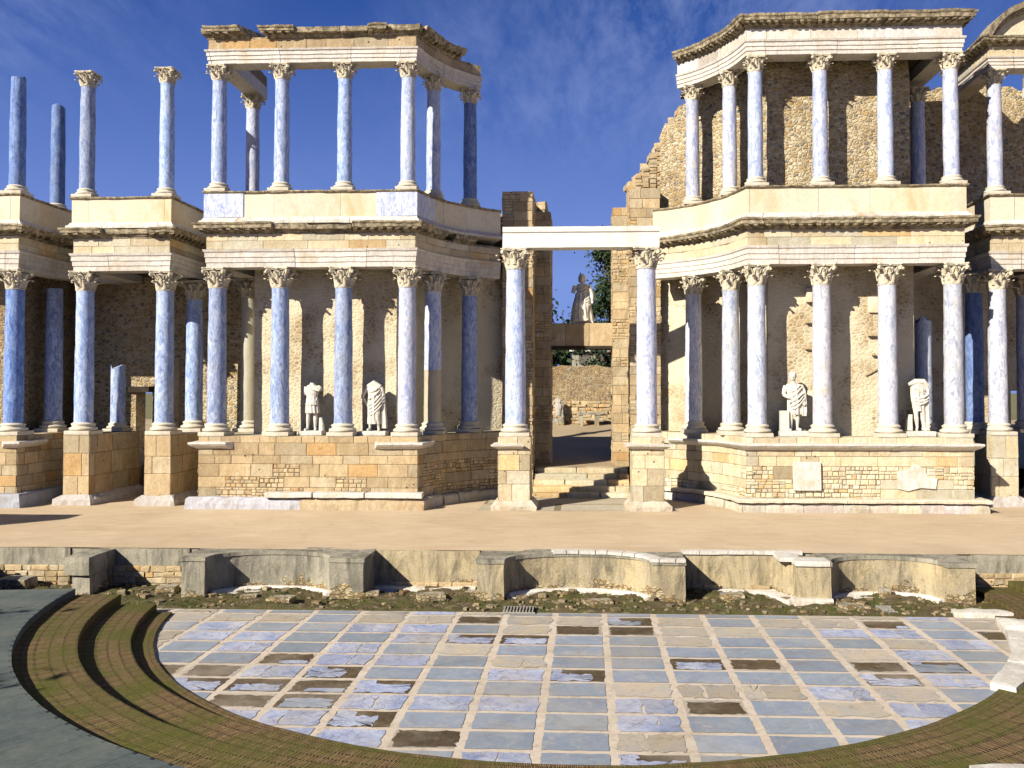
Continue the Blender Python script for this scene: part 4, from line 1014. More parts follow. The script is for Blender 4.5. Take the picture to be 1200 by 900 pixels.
for ua, ub in ((cl[0] + .02, cl[0] + 1.35), (cl[1] - 1.35, cl[1] + 1.1)):
    mb = MB(); sweep(mb, PL, [(.33, 11.57), (.40, 11.57), (.40, ZD - .10), (.33, ZD - .10)], u0=ua, u1=ub, step=.5)
    mb.build('marble_panel', 'pale', par_l, (XC - 10, FY, 11.3))
PLu = tower_path(-1, 0, yb=35.0, phi1=51); clu = PLu.breaks()[1:-1]
entab('entablature', PLu, ZU, .50, .40, .36, 'top beam of the open roofless tier with a broken ragged cornice', (XC - 10, FY, ZU), cgaps=((clu[0] + 1.6, clu[0] + 1.95), (clu[0] + 3.2, clu[0] + 3.6), (clu[1] + 2.6, clu[1] + 6), (0, clu[0] - .6)), bits=.45, up=True, frz='ashlar', frl=(.5, 1.2))
o = (XC + 10, FY, ZA)
cr = PRt.breaks()[1:-1]
entab('entablature', PRt, ZA, HA, HF, HC, 'entablature over the ground tier of the right tower with a whole modillion cornice', o, bits=.04)
parapet(PRt, 'bright cream parapet carrying the roofed upper tier', (XC + 10, FY, 11.3))
mb = MB()
PRu = tower_path(1, 0, yb=35.0, phi1=53)
entab('entablature', PRu, ZU, .52, .42, .40, 'crowning entablature of the roofed upper tier with a whole cornice', (XC + 10, FY, ZU), frz='white_marble', bits=.03, up=True, mod=.22)
# narrow left block
PA = block_path(AXL, AXR, 32., 0, 35.4)
entab('entablature', PA, ZA, HA, HF, HC, 'short entablature over the narrow left block with a worn cornice', ((AXL + AXR) / 2, 32, ZA), bits=.3, cgaps=((PA.n / 2 + .2, PA.n / 2 + .35),))
parapet(PA, 'short cream parapet under the two slim columns standing alone', ((AXL + AXR) / 2, 32, 11.3))
P0 = l0_path(0)
entab('entablature', P0, ZA, HA, HF, HC, 'shaded entablature at the left edge of the picture', (L0X, FY, ZA), bits=.3)
parapet(P0, 'shaded parapet under the two snapped shafts at the left edge', (L0X, FY, 11.3))
PB = block_path(RXL, RXR, 33., 0, 36.2)
entab('entablature', PB, ZA, HA, HF, HC, 'entablature over the ground tier at the right edge of the picture', ((RXL + RXR) / 2, 33, ZA), bits=.1)
parapet(PB, 'cream parapet below the arched pediment at the right edge', ((RXL + RXR) / 2, 33, 11.3))
te = entab('entablature', PB, ZU, .42, .40, .28, 'upper entablature carrying the arched pediment at the right edge', ((RXL + RXR) / 2, 33, ZU), bits=.05, up=True, mod=.22)
# arched pediment
xm = (RXL + RXR) / 2; hw = (RXR - RXL) / 2 + .45; zb_ = ZU + 1.10; o = (xm, 33, zb_)
t = thing('arched_pediment', 'segmental arched pediment cut off by the top right corner of the picture', 'pediment', o)
mb = MB(); rows = []
Rr = (hw * hw + 1.25 ** 2) / (2 * 1.25); zc_ = zb_ + 1.25 - Rr
def arcp(rad, y):
    a0_ = math.asin(hw / Rr); return [Vector((xm + rad * math.sin(-a0_ + 2 * a0_ * i / 24), y, zc_ + rad * math.cos(-a0_ + 2 * a0_ * i / 24))) for i in range(25)]
prof = [(Rr - .25, 33.4), (Rr - .25, 32.66), (Rr - .12, 32.62), (Rr - .10, 32.38), (Rr + .05, 32.32), (Rr + .1, 32.30), (Rr + .12, 33.4)]
mb.grid([[p + noise.noise_vector(p * 3) * .02 for p in arcp(r_, y_)] for r_, y_ in prof + prof[:1]][::-1]); 
for i in range(1, 40):
    a_ = -math.asin(hw / Rr) + 2 * math.asin(hw / Rr) * i / 40; d = Vector((math.sin(a_), 0, math.cos(a_))); s_ = Vector((d.z, 0, -d.x)) * .04
    p = Vector((xm, 32.42, zc_)) + d * (Rr - .15); q = Vector((xm, 32.42, zc_)) + d * (Rr - .06)
    mb.face([p - s_, p + s_, q + s_, q - s_]); mb.face([p - s_ + Vector((0, .25, 0)), p + s_ + Vector((0, .25, 0)), p + s_, p - s_])
mb.build('raking_cornice', 'cornice', t, o)
mb = MB(); pts = [(p.x, p.z) for p in arcp(Rr - .2, 0)]; mb.face([(x_, 32.72, z_) for x_, z_ in [(xm - hw + .1, zb_ - .02)] + pts + [(xm + hw - .1, zb_ - .02)]][::-1]); mb.face([(x_, 33.3, z_) for x_, z_ in [(xm - hw + .1, zb_ - .02)] + pts + [(xm + hw - .1, zb_ - .02)]])
mb.build('tympanum', 'ashlar_pale', t, o)

# ------------------------------------------------------------------ decks / ceilings
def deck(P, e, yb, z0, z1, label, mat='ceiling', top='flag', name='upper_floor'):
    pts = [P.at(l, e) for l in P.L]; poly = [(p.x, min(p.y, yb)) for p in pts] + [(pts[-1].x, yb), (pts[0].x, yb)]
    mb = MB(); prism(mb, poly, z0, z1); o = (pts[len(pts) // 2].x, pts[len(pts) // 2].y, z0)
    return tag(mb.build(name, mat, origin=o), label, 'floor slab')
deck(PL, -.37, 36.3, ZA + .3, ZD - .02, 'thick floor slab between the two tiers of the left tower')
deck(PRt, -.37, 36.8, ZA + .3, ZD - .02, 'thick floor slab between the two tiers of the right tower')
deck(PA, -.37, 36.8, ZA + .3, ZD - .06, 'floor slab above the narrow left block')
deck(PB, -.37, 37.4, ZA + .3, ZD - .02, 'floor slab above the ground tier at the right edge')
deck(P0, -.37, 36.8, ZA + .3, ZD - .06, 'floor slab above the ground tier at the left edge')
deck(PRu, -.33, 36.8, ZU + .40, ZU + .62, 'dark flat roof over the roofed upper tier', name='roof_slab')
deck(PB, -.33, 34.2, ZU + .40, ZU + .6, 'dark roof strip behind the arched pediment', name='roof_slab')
# gap infills between blocks (floor at upper level)
# ------------------------------------------------------------------ back walls
def wallpath(pts, z0, z1, label, mat, name='back_wall', top=None, th=.6, o=None, step=.5, amp=.03, zn=8):
    P = Path(pts) if not isinstance(pts, Path) else pts
    us = P.samples(0, P.n, step); mb = MB()
    def tz(u): return top(P.at(u).x, u) if top else z1
    rows = []
    for k in range(zn + 1):
        rows.append([P.at(u, 0, z0 + (tz(u) - z0) * k / zn) for u in us])
    rows.append([P.at(u, -th, tz(u)) for u in us])
    for k in range(4, -1, -1): rows.append([P.at(u, -th, z0 + (tz(u) - z0) * k / 4) for u in us])
    rows = [[p + noise.noise_vector(p * 1.3) * amp for p in r] for r in rows]
    mb.grid(rows, uvf=lambda a, b: (us[b], a * .3))
    for c_ in (0, -1):
        col = [r[c_] for r in rows]; mb.face(col if c_ else col[::-1])
    m = P.at(P.n / 2); o = (m.x, m.y, z0)
    return tag(mb.build(name, mat, origin=o), label, 'wall')
wallpath(tower_path(-1, -1.0, yb=36.8, phi1=66), ZP - .02, ZA + .4, 'plastered rubble wall behind the two headless statues of the left tower', 'rubble_pl')
rtw = wallpath(tower_path(1, -1.0, yb=37.2, phi1=66), ZP - .02, ZA + .4, 'pale plastered rubble wall behind the statues of the right tower', 'rubble_pl')
for (px_, py_, w_, h_, pr, rr_) in ((948, 346, .22, .5, .4, 0), (949, 377, .3, .12, .35, 0), (949, 408, .3, .12, .3, 0), (1026, 357, .5, .62, .22, 0), (1024, 392, .42, .12, .3, 0), (1024, 415, .12, .1, .3, 0), (1022, 436, .5, .07, .14, -.5), (947, 468, .7, .9, .03, 0)):
    g = at(px_, py_, 32.2); mb = MB(); pr *= .5; mb.stonebox(-w_ / 2, w_ / 2, -pr, .25, -h_ / 2, h_ / 2, amp=.02)
    rt_ = Matrix.Rotation(rr_, 3, 'Y'); mb.v = [rt_ @ v for v in mb.v]
    ob = mb.build('projecting_stone', 'plaster' if h_ > .3 else 'ashlar', rtw); ob.location = Vector((g.x, 32.3, g.z)) - rtw.location
urng = random.Random(3)
wallpath(tower_path(1, -1.05, yb=37.2, phi1=66), ZD - .1, ZU + .3, 'golden rubble wall behind the columns of the roofed upper tier', 'rubble_gold', top=lambda x, u: min(ZU + .3, 15.9 + u * 1.1 + noise.noise(Vector((u * 2.5, 0, 0))) * .5) if u < 1.4 else ZU + .3, amp=.07, step=.3, zn=14)
# holes & pilaster ledges
WYF = 36.4
def doorwall(x0, x1, y, z0, z1, dx0, dx1, dz, label, mat, top=None):
    t = thing('back_wall', label, 'wall', ((x0 + x1) / 2, y, z0)); mb = MB()
    for a_, b_, c_, d_ in ((x0, dx0, z0, z1), (dx1, x1, z0, z1), (dx0, dx1, dz, z1)): mb.box(a_, b_, y, y + .8, c_, d_)
    mb.build('masonry', mat, t, t.location); return t
xd0, xd1 = at(159, 500, 35.9).x, at(178, 500, 35.9).x
dw = doorwall(AXL - 2.2, AXR + 1.6, 35.9, ZS - .1, ZD - .2, xd0, xd1, at(165, 459, 35.9).z, 'shaded rubble wall with a doorway behind the narrow left block', 'rubble_gold')
mb = MB(); mb.box(xd0 - .35, xd1 + .75, 35.78, 36.0, at(165, 459, 35.9).z - .02, at(165, 453, 35.9).z); mb.build('door_lintel', 'wood_and_shade', dw, dw.location)
mb = MB(); mb.box(xd1 + .35, xd1 + 1.2, 35.74, 35.88, ZP - .3, at(165, 420, 35.9).z); mb.build('orange_pier', 'ashlar', dw, dw.location)
xr0 = at(1185, 500, 36.9).x
doorwall(XC + OX + .2, RXR + 4, 36.9, ZS - .1, ZD, xr0, xr0 + 1.2, at(1185, 458, 36.9).z, 'pale wall with a doorway at the right edge, ground tier', 'rubble_pl')
wallpath([(L0X - 5, 32.5), (L0X - 1., 32.5), (L0X - 1., 36.6), (AXL - 1.9, 36.6)], ZP - .02, ZA + .4, 'dark rubble wall behind the columns at the left edge', 'rubble')
def utop(x, u): return 17.9 + noise.noise(Vector((x * 1.3, 0, 0))) * .35
wallpath([(XC + OX - .9, 36.6), (RXL + .3, 36.6), (RXR + 5, 36.6)], ZD - .1, 17, 'upper rubble wall with a ragged top behind the arched pediment', 'rubble_gold', top=utop, amp=.06, step=.3, zn=12)
# sloping ragged ledge shadow line (buttress) on the upper right wall
# gateway jambs
def jamb(side, label, ztops, mats):
    X = lambda off: XC + side * off
    t = thing('gateway_jamb', label, 'pier', (X(2.3), 36, ZS), group='gateway jambs')
    # outer block, inner block
    for nm, (oa, ob_, ya, yb_, zt), mat in (('outer_pier', (2.0, 3.25, 35.6, 38.4, ztops[0]), mats[0]), ('inner_pier', (1.34, 2.02, 37.3, 39.6, ztops[1]), mats[1])):
        xl, xr = sorted((X(oa), X(ob_)))
        P = Path([(xl, yb_), (xl, ya), (xr, ya), (xr, yb_)]); mb = MB()
        mb.box(xl + .03, xr - .03, ya + .03, yb_ - .02, ZS - .1, zt - .1, tint=(.2, .17, .14))
        ashlar(mb, P, 0, ZS + .0, zt, .40, (.5, 1.0), c=.02, rough=.016, patch=lambda p, z: noise.noise(Vector((p.x, p.y, z)) * .9) > .12)
        mb.build(nm, mat, t, t.location)
    return t
jamb(-1, 'tall shaded masonry jamb on the left of the central gateway', (at(610, 228, 36.2).z, at(640, 252, 38).z), ('ashlar', 'ashlar'))
jamb(1, 'tall golden masonry jamb on the right of the central gateway', (at(750, 225, 36.2).z, at(725, 247, 38).z), ('ashlar', 'ashlar'))
def ruin(xa, xb, ya, yb_, z0, topf, label, mat='rubble', cs=.32, amp=.05, rng_=None):
    q = rng_ or random.Random(9); o = ((xa + xb) / 2, (ya + yb_) / 2, z0)
    mb = MB(); nx = max(1, int((xb - xa) / cs)); ny = max(1, int((yb_ - ya) / (cs * 2)))
    dx = (xb - xa) / nx; dy = (yb_ - ya) / ny
    for i in range(nx):
        for j in range(ny):
            x0_ = xa + i * dx; y0_ = ya + j * dy; zt = topf(x0_ + dx / 2, y0_ + dy / 2) + q.uniform(-.18, .18)
            if zt < z0 + .3: continue
            mb.box(x0_ - .01, x0_ + dx + .01, y0_ - .01, y0_ + dy + .01, z0, zt - .1)
            # stones on top and over the faces
            mb.stonebox(x0_ - .04, x0_ + dx + .04, y0_ - .05, y0_ + dy + .02, zt - .25, zt + q.uniform(-.05, .1), rz=q.uniform(-.3, .3), amp=.06, tint=ptint(), n=3)
            if j == 0:
                z = z0
                while z < zt - .2:
                    h = q.uniform(.12, .24); mb.stonebox(x0_ - .01, x0_ + dx * q.uniform(.8, 1.05), y0_ - q.uniform(.05, .12), y0_ + .1, z, z + h - .02, amp=.03, tint=ptint(), n=2, rz=q.uniform(-.1, .1)); z += h
    return tag(mb.build('ruined_wall', mat, origin=o), label, 'ruined wall')
sil = [(716, 247), (731, 229), (739, 215), (752, 204), (763, 187), (773, 176), (778, 160), (799, 132), (830, 120)]
silw = [(at(px_, py_, 37.2).x, at(px_, py_, 37.2).z) for px_, py_ in sil]
def rtop(x, y):
    for (xa_, za_), (xb_, zb2) in zip(silw, silw[1:]):
        if xa_ <= x <= xb_: return za_ + (zb2 - za_) * (x - xa_) / (xb_ - xa_) + .1
    return silw[0][1] if x < silw[0][0] else silw[-1][1]
ruin(XC + 2.0, XC + 5.4, 37.0, 38.6, ZP, rtop, 'ragged rubble wall climbing from the gateway to the roofed upper tier', 'ashlar', .30, rng_=random.Random(21))
lsil = [(560, 262), (575, 250), (588, 246), (597, 240), (603, 232), (620, 228), (622, 236), (634, 236), (636, 250), (646, 250), (648, 252)]
lw = [(at(px_, py_, 38.6).x, at(px_, py_, 38.6).z) for px_, py_ in lsil]
def ltop(x, y):
    for (xa_, za_), (xb_, zb2) in zip(lw, lw[1:]):
        if xa_ <= x <= xb_: return za_
    return lw[0][1]
ruin(lw[0][0], XC - 1.6, 38.5, 39.7, ZP, ltop, 'ragged dark top of the rubble wall left of the gateway', 'ashlar', .30, rng_=random.Random(22))
wallpath([(XC - 6, 36.9), (XC - 3.0, 36.9)], ZP, ZD + .2, 'rubble wall behind the curve left of the gateway', 'rubble')
# passage: steps, lintel
ns = 5
t = thing('gateway_steps', 'worn stone steps climbing through the central gateway', 'steps', (XC, 34.3, ZS))
for k in range(ns):
    mb = MB(); z0_ = ZS + (2.06 - ZS) * k / ns; z1_ = ZS + (2.06 - ZS) * (k + 1) / ns; y_ = 34.3 + k * .46; u = XC - 1.95
    while u < XC + 1.9:
        l = rng.uniform(1.2, 2.2); e_ = min(XC + 1.95, u + l); mb.stonebox(u, e_, y_ + rng.uniform(-.015, .015), 36.9, z0_ - .2, z1_, amp=.012, tint=ptint(), n=4); u = e_ + .005
    mb.build('step', 'ashlar_pale', t, t.location)
zb1, zt1 = at(683, 406, 38.2).z, at(683, 379, 38.2).z
mb = MB(); P = Path([(XC - 1.5, 38.0), (XC + 1.5, 38.0)])
t = thing('door_lintel', 'mossy stone lintel across the far end of the gateway under the robed statue', 'lintel', (XC, 38, zb1))
mb.box(XC - 1.5, XC + 1.5, 38.03, 38.9, zb1 + .02, zt1 - .02); ashlar(mb, P, 0, zb1, zt1, 1., (.8, 1.1), dep=.05, rough=.02); mb.build('lintel_blocks', 'ashlar', t, t.location)
mb = MB(); mb.box(XC - 1.7, XC + 1.7, 37.95, 38.95, zb1 - .12, zb1); mb.build('beam_and_underside_shade', 'wood_and_shade', t, t.location)  # dark strip stands in for the shaded underside of the lintel

# ------------------------------------------------------------------ statues
def fold_loft(mb, rings, folds=9, amp=.025, seg=48, twist=0, seed=0):
    rows = []
    for i, (c, rx, ry) in enumerate(rings):
        f = i / (len(rings) - 1); row = []
        for k in range(seg):
            a = 2 * PI * k / seg
            m = 1 + amp / rx * (math.sin(folds * a + twist * f + seed) + .5 * math.sin(folds * 1.9 * a - twist * f * 1.4 + seed * 2))
            row.append(Vector((c[0] + rx * m * math.cos(a), c[1] + ry * m * math.sin(a), c[2])))
        rows.append(row)
    mb.grid(rows, True, cap=True)
def diag_folds(mb, pts, r0=.022):
    for a_, b_, bow in pts:
        a_, b_ = Vector(a_), Vector(b_); P_ = []
        for i in range(8):
            t_ = i / 7; p = a_.lerp(b_, t_); p += Vector((0, -.02 * math.sin(PI * t_), bow * math.sin(PI * t_))); P_.append(p)
        mb.tube(P_, [r0 * .5] + [r0] * 6 + [r0 * .5], 6)
def head(mb, c, r=.115, hair=True, turn=0.):
    c = Vector(c); d = Vector((math.sin(turn), -math.cos(turn), 0)); s_ = Vector((d.y, -d.x, 0)) * -1
    mb.ell(c, (r * .78, r * .92, r * 1.12), 12); mb.ell(c + d * r * .25 - Vector((0, 0, r * .5)), (r * .55, r * .6, r * .6), 10)
    mb.tube([c + d * r * .9 + Vector((0, 0, r * .12)), c + d * r * 1.14 - Vector((0, 0, r * .22))], [r * .10, r * .16], 8)
    mb.ell(c + d * r * .88 - Vector((0, 0, r * .5)), (r * .26, r * .14, r * .07), 8)
    for w in (-1, 1):
        mb.ell(c + d * r * .80 + s_ * r * .33 * w + Vector((0, 0, r * .03)), (r * .15, r * .1, r * .09), 8)
        mb.ell(c + d * r * .82 + s_ * r * .33 * w + Vector((0, 0, r * .22)), (r * .24, r * .14, r * .07), 8)
        mb.ell(c + s_ * r * .80 * w - Vector((0, 0, r * .05)), (r * .1, r * .17, r * .26), 8)
    if hair:
        for k in range(26):
            a = k * 2.4; z = (k / 26) * 1.0; q = Vector((math.cos(a) * r * .75 * math.sqrt(1 - z * z * .8), math.sin(a) * r * .9 * math.sqrt(1 - z * z * .8), r * (.35 + z * .8)))
            if q.y < -r * .5 and q.z < r * .6: continue
            mb.ell(c + q, (r * .22, r * .22, r * .18), 6)
def leg(mb, hip, knee, ankle, toe, s_=1.):
    mb.tube([hip, Vector(hip).lerp(Vector(knee), .5), knee], [.095 * s_, .088 * s_, .062 * s_], 12)
    mb.tube([knee, Vector(knee).lerp(Vector(ankle), .3), Vector(knee).lerp(Vector(ankle), .75), ankle], [.060 * s_, .066 * s_, .045 * s_, .038 * s_], 12)
    mb.tube([Vector(ankle) + Vector((0, .04, -.03)), Vector(ankle).lerp(Vector(toe), .6) + Vector((0, 0, -.01)), toe], [.045, (.048, .035), (.05, .022)], 10)
def arm(mb, pts, r=(.06, .05, .036)):
    mb.tube([pts[0], Vector(pts[0]).lerp(Vector(pts[1]), .5), pts[1]], [r[0], r[0] * 1.02, r[1]], 10)
    if len(pts) > 2: mb.tube([pts[1], Vector(pts[1]).lerp(Vector(pts[2]), .35), pts[2]], [r[1], r[1] * 1.02, r[2]], 10)
def hand(mb, wrist, d, s_=1.):
    wrist = Vector(wrist); d = Vector(d).normalized(); sd = d.cross(Vector((0, 1, 0))).normalized()
    mb.tube([wrist, wrist + d * .09 * s_], [(.032 * s_, .018), (.042 * s_, .018)], 8)
    for k, l in enumerate((.065, .078, .072, .055)):
        b = wrist + d * .085 * s_ + sd * (k - 1.5) * .023 * s_; mb.tube([b, b + d * l * .55 * s_ + Vector((0, -.008, 0)), b + d * l * s_ + Vector((0, .012, 0))], [.0115, .0105, .009], 6)
    b = wrist + d * .02 - sd * .035; mb.tube([b, b + d * .04 - sd * .022, b + d * .075 - sd * .02], [.013, .012, .01], 6)
def finish(mb, t, mat, vox=.011, name='figure'):
    ob = mb.build(name, mat, t, smooth=True)
    m = ob.modifiers.new('Remesh', 'REMESH'); m.mode = 'VOXEL'; m.voxel_size = vox; m.use_smooth_shade = True
    s_ = ob.modifiers.new('Smooth', 'SMOOTH'); s_.factor = .5; s_.iterations = 1
    return ob
def statue(px, py_foot, Y, zb, label, fn, mat='statue', hpl=.17, pw=.42, rz=0, pmat='white_marble', scale=1.):
    g = at(px, py_foot, Y); t = thing('statue', label, 'statue', (g.x, Y, zb), rz)
    mb = MB(); mb.stonebox(-pw, pw, -.30, .34, 0, hpl, amp=.012, n=4); mb.build('plinth', pmat, t)
    mb = MB(); fn(mb)
    mb.v = [v * scale + Vector((0, 0, hpl - .01)) for v in mb.v]
    finish(mb, t, mat)
    return t
def torso(mb, zw=.98, zs=1.42, cx=0, w=.19, sh=.21):
    mb.tube([(cx, 0, zw - .12), (cx, 0, zw), (cx, -.01, zw + .2), (cx, 0, zs - .1), (cx, 0, zs)], [(.155, .125), (w * .82, .115), (w, .135), (sh, .125), (sh * .75, .09)], 18)
def neckstub(mb, c): mb.tube([c, (c[0], c[1], c[2] + .07)], [.085, .07], 12)
def s1(mb):   # headless, cuirass and short tunic, bare legs
    leg(mb, (-.10, 0, .9), (-.12, -.03, .50), (-.15, .0, .09), (-.20, -.14, .03)); leg(mb, (.09, 0, .9), (.10, .0, .50), (.08, .03, .09), (.12, -.11, .03))
    torso(mb, 1.0, 1.45, -.01, .20, .20); neckstub(mb, (-.01, 0, 1.45))
    fold_loft(mb, [((0, 0, .56), .215, .165), ((0, 0, .60), .215, .165), ((-.01, 0, .80), .195, .155), ((-.01, 0, 1.02), .175, .14), ((-.01, 0, 1.08), .15, .12)], 11, .022)
    for k in range(13):   # pteryges
        a = PI + PI * k / 12; mb.tube([(.17 * math.cos(a), .145 * math.sin(a), 1.0), (.205 * math.cos(a), .175 * math.sin(a), .82)], [(.022, .012)] * 2, 6)
    mb.tube([(-.17, -.02, 1.05), (0, -.13, 1.03), (.17, -.02, 1.05)], .022, 8)
    arm(mb, [(-.20, 0, 1.40), (-.25, .02, 1.14)], (.075, .06, .04)); arm(mb, [(.19, -.02, 1.38), (.30, -.12, 1.30)], (.075, .06, .04))
    diag_folds(mb, [((-.12, -.12, 1.44), (.26, -.13, 1.30), .0), ((-.06, -.13, 1.38), (.28, -.15, 1.26), -.02), ((.0, -.13, 1.33), (.30, -.13, 1.38), .0)], .03)
    mb.tube([(.30, .02, 0), (.29, .02, .2), (.26, .03, .42)], [.10, .085, .05], 10)
def s2(mb):   # headless, arm on hip, mantle from the hip to the ankles
    leg(mb, (-.10, 0, .9), (-.10, -.05, .50), (-.12, .0, .09), (-.16, -.15, .03)); leg(mb, (.10, 0, .9), (.14, -.12, .52), (.16, -.02, .09), (.20, -.18, .03))
    torso(mb, 1.0, 1.44, .01, .20, .22); mb.tube([(-.18, 0, 1.38), (0, -.01, 1.50), (.2, 0, 1.37)], [.09, .10, .09], 12)
    fold_loft(mb, [((.02, 0, .22), .20, .14), ((.02, 0, .3), .21, .15), ((.03, -.01, .55), .21, .17), ((.03, -.01, .8), .215, .17), ((.02, 0, 1.0), .20, .16), ((.02, 0, 1.14), .18, .145)], 8, .026, twist=2.2)
    arm(mb, [(-.22, 0, 1.38), (-.38, .03, 1.08), (-.24, .0, .86)]); hand(mb, (-.25, -.01, .87), (.8, -.2, -.6))
    arm(mb, [(.23, 0, 1.38), (.31, .0, 1.08), (.30, -.06, .86)], (.07, .06, .045))
    diag_folds(mb, [((-.16, -.15, .80), (.26, -.14, 1.18), -.06), ((-.14, -.16, .70), (.28, -.15, 1.08), -.07), ((-.12, -.16, .60), (.29, -.15, .96), -.07), ((-.10, -.16, .50), (.29, -.14, .84), -.06), ((-.16, -.14, 1.0), (.22, -.13, 1.30), -.05), ((-.12, -.13, 1.24), (.18, -.13, 1.38), -.05)], .025)
    fold_loft(mb, [((.34, .0, .08), .08, .07), ((.33, .0, .4), .075, .07), ((.31, -.02, .8), .065, .06), ((.30, -.02, 1.0), .06, .05)], 5, .018, 24)
def s3(mb):   # head, mantle over the left shoulder, legs bare from the knee, block beside
    leg(mb, (-.08, 0, .9), (-.08, -.04, .50), (-.08, .0, .09), (-.13, -.15, .03)); leg(mb, (.10, 0, .9), (.12, -.03, .50), (.12, .02, .09), (.20, -.12, .03))
    torso(mb, 1.0, 1.44, .0, .205, .225); mb.tube([(0, 0, 1.42), (-.01, -.01, 1.56)], [.085, .062], 12); head(mb, (-.02, -.02, 1.66), .125, True, -.25)
    fold_loft(mb, [((.04, 0, .50), .19, .15), ((.04, 0, .56), .21, .165), ((.04, 0, .8), .215, .17), ((.03, 0, 1.05), .205, .16), ((.01, 0, 1.3), .22, .155), ((0, 0, 1.44), .19, .12)], 9, .022, twist=1.8)
    arm(mb, [(-.23, 0, 1.38), (-.30, -.02, 1.12), (-.18, -.13, 1.02)], (.075, .06, .04)); hand(mb, (-.18, -.13, 1.02), (1, -.1, .2))
    arm(mb, [(.23, 0, 1.38), (.30, .0, 1.10), (.28, -.12, .92)], (.085, .075, .05)); hand(mb, (.28, -.12, .92), (.1, -.3, -1))
    fold_loft(mb, [((.30, -.03, .46), .08, .09), ((.31, -.03, .6), .09, .09), ((.31, -.02, .9), .085, .09), ((.28, 0, 1.25), .08, .10), ((.2, 0, 1.42), .07, .09)], 5, .02, 24)
    diag_folds(mb, [((-.18, -.15, .86), (.28, -.15, 1.2), -.05), ((-.14, -.16, .76), (.28, -.15, 1.08), -.07), ((-.12, -.16, .66), (.27, -.15, .95), -.07), ((-.2, -.14, 1.0), (.24, -.13, 1.36), -.06), ((-.14, -.13, 1.2), (.18, -.13, 1.42), -.05)], .025)
    mb.box(-.42, -.16, -.16, .16, 0, .62)
def s4(mb):   # headless, heavy shoulders, drapery down the right, leg bare
    leg(mb, (-.09, 0, .9), (-.10, -.05, .50), (-.05, .0, .09), (-.12, -.14, .03), 1.05); leg(mb, (.08, 0, .9), (.10, -.02, .50), (.14, .0, .09), (.18, -.14, .03), 1.05)
    torso(mb, 1.0, 1.40, -.02, .19, .23); mb.tube([(-.30, -.04, 1.40), (-.1, -.01, 1.47), (.14, 0, 1.47), (.27, 0, 1.34)], [.05, .10, .10, .08], 12)
    fold_loft(mb, [((.0, 0, .60), .13, .11), ((-.01, 0, .72), .16, .13), ((-.01, 0, .9), .18, .145), ((-.02, 0, 1.05), .185, .145), ((-.02, 0, 1.3), .21, .145)], 7, .024, twist=2.6)
    fold_loft(mb, [((.22, .03, .02), .10, .08), ((.22, .03, .3), .09, .08), ((.20, .02, .7), .10, .09), ((.2, .0, 1.0), .09, .09), ((.20, 0, 1.3), .08, .09)], 5, .022, 24)
    fold_loft(mb, [((-.27, .05, .02), .10, .10), ((-.26, .05, .3), .08, .08), ((-.22, .05, .5), .04, .05)], 5, .015, 24)
    diag_folds(mb, [((-.16, -.13, 1.0), (.27, -.10, 1.12), -.06), ((-.16, -.13, .92), (.27, -.10, 1.0), -.06), ((-.12, -.13, .82), (.24, -.12, .92), -.05), ((-.2, -.13, 1.3), (.12, -.12, 1.1), .02), ((-.06, -.13, 1.42), (.16, -.12, 1.2), .02)], .026)
def s5(mb):   # veiled robed woman, seated, lower part wide
    torso(mb, 1.05, 1.5, .02, .24, .25); mb.tube([(.02, 0, 1.48), (.01, -.01, 1.62)], [.10, .07], 12); head(mb, (.0, -.03, 1.73), .135, False)
    mb.tube([(0.01, .05, 1.58), (0, .05, 1.78), (0, .03, 1.90)], [(.15, .12), (.15, .13), (.08, .08)], 14)
    fold_loft(mb, [((0, -.05, 0), .46, .36), ((0, -.06, .2), .42, .36), ((-.02, -.10, .55), .36, .36), ((0, -.10, .75), .32, .32), ((.0, -.02, .95), .26, .2), ((.0, 0, 1.15), .22, .16)], 10, .035, twist=.8)
    leg(mb, (-.14, 0, .85), (-.20, -.36, .72), (-.20, -.32, .12), (-.22, -.42, .04), 1.3); leg(mb, (.14, 0, .85), (.20, -.34, .70), (.2, -.30, .12), (.22, -.42, .04), 1.3)
    arm(mb, [(-.27, 0, 1.42), (-.36, -.03, 1.14)], (.085, .075, .05)); arm(mb, [(.27, 0, 1.42), (.38, -.02, 1.1), (.40, -.2, .82)], (.085, .075, .05)); hand(mb, (.40, -.2, .83), (.0, -.5, -1))
    diag_folds(mb, [((-.3, -.4, .5), (.3, -.32, .85), -.05), ((-.28, -.38, .7), (.3, -.26, .98), -.07), ((-.26, -.42, .34), (.33, -.36, .66), -.05), ((-.2, -.14, 1.2), (.22, -.14, 1.45), -.04), ((-.2, -.15, 1.08), (.24, -.14, 1.3), -.05)], .03)
SY = 31.75
statue(366, 505, SY, ZP, 'headless statue in a short belted tunic with bare legs', s1, pw=.44, scale=1.17)
statue(438, 505, SY, ZP, 'headless draped statue with one hand on its hip', s2, pw=.5, scale=1.17)
statue(930, 505, SY, ZP, 'draped statue that keeps its head, beside a square block', s3, hpl=.2, pw=.54, scale=1.18)
statue(1077, 505, SY, ZP, 'headless statue with wide shoulders at the right, drapery hanging beside bare legs', s4, hpl=.2, pw=.5, scale=1.2)
statue(682, 379, 38.4, zt1, 'robed veiled figure high on the lintel seen through the gateway', s5, mat='statue', hpl=.1, pw=.5, scale=1.12)

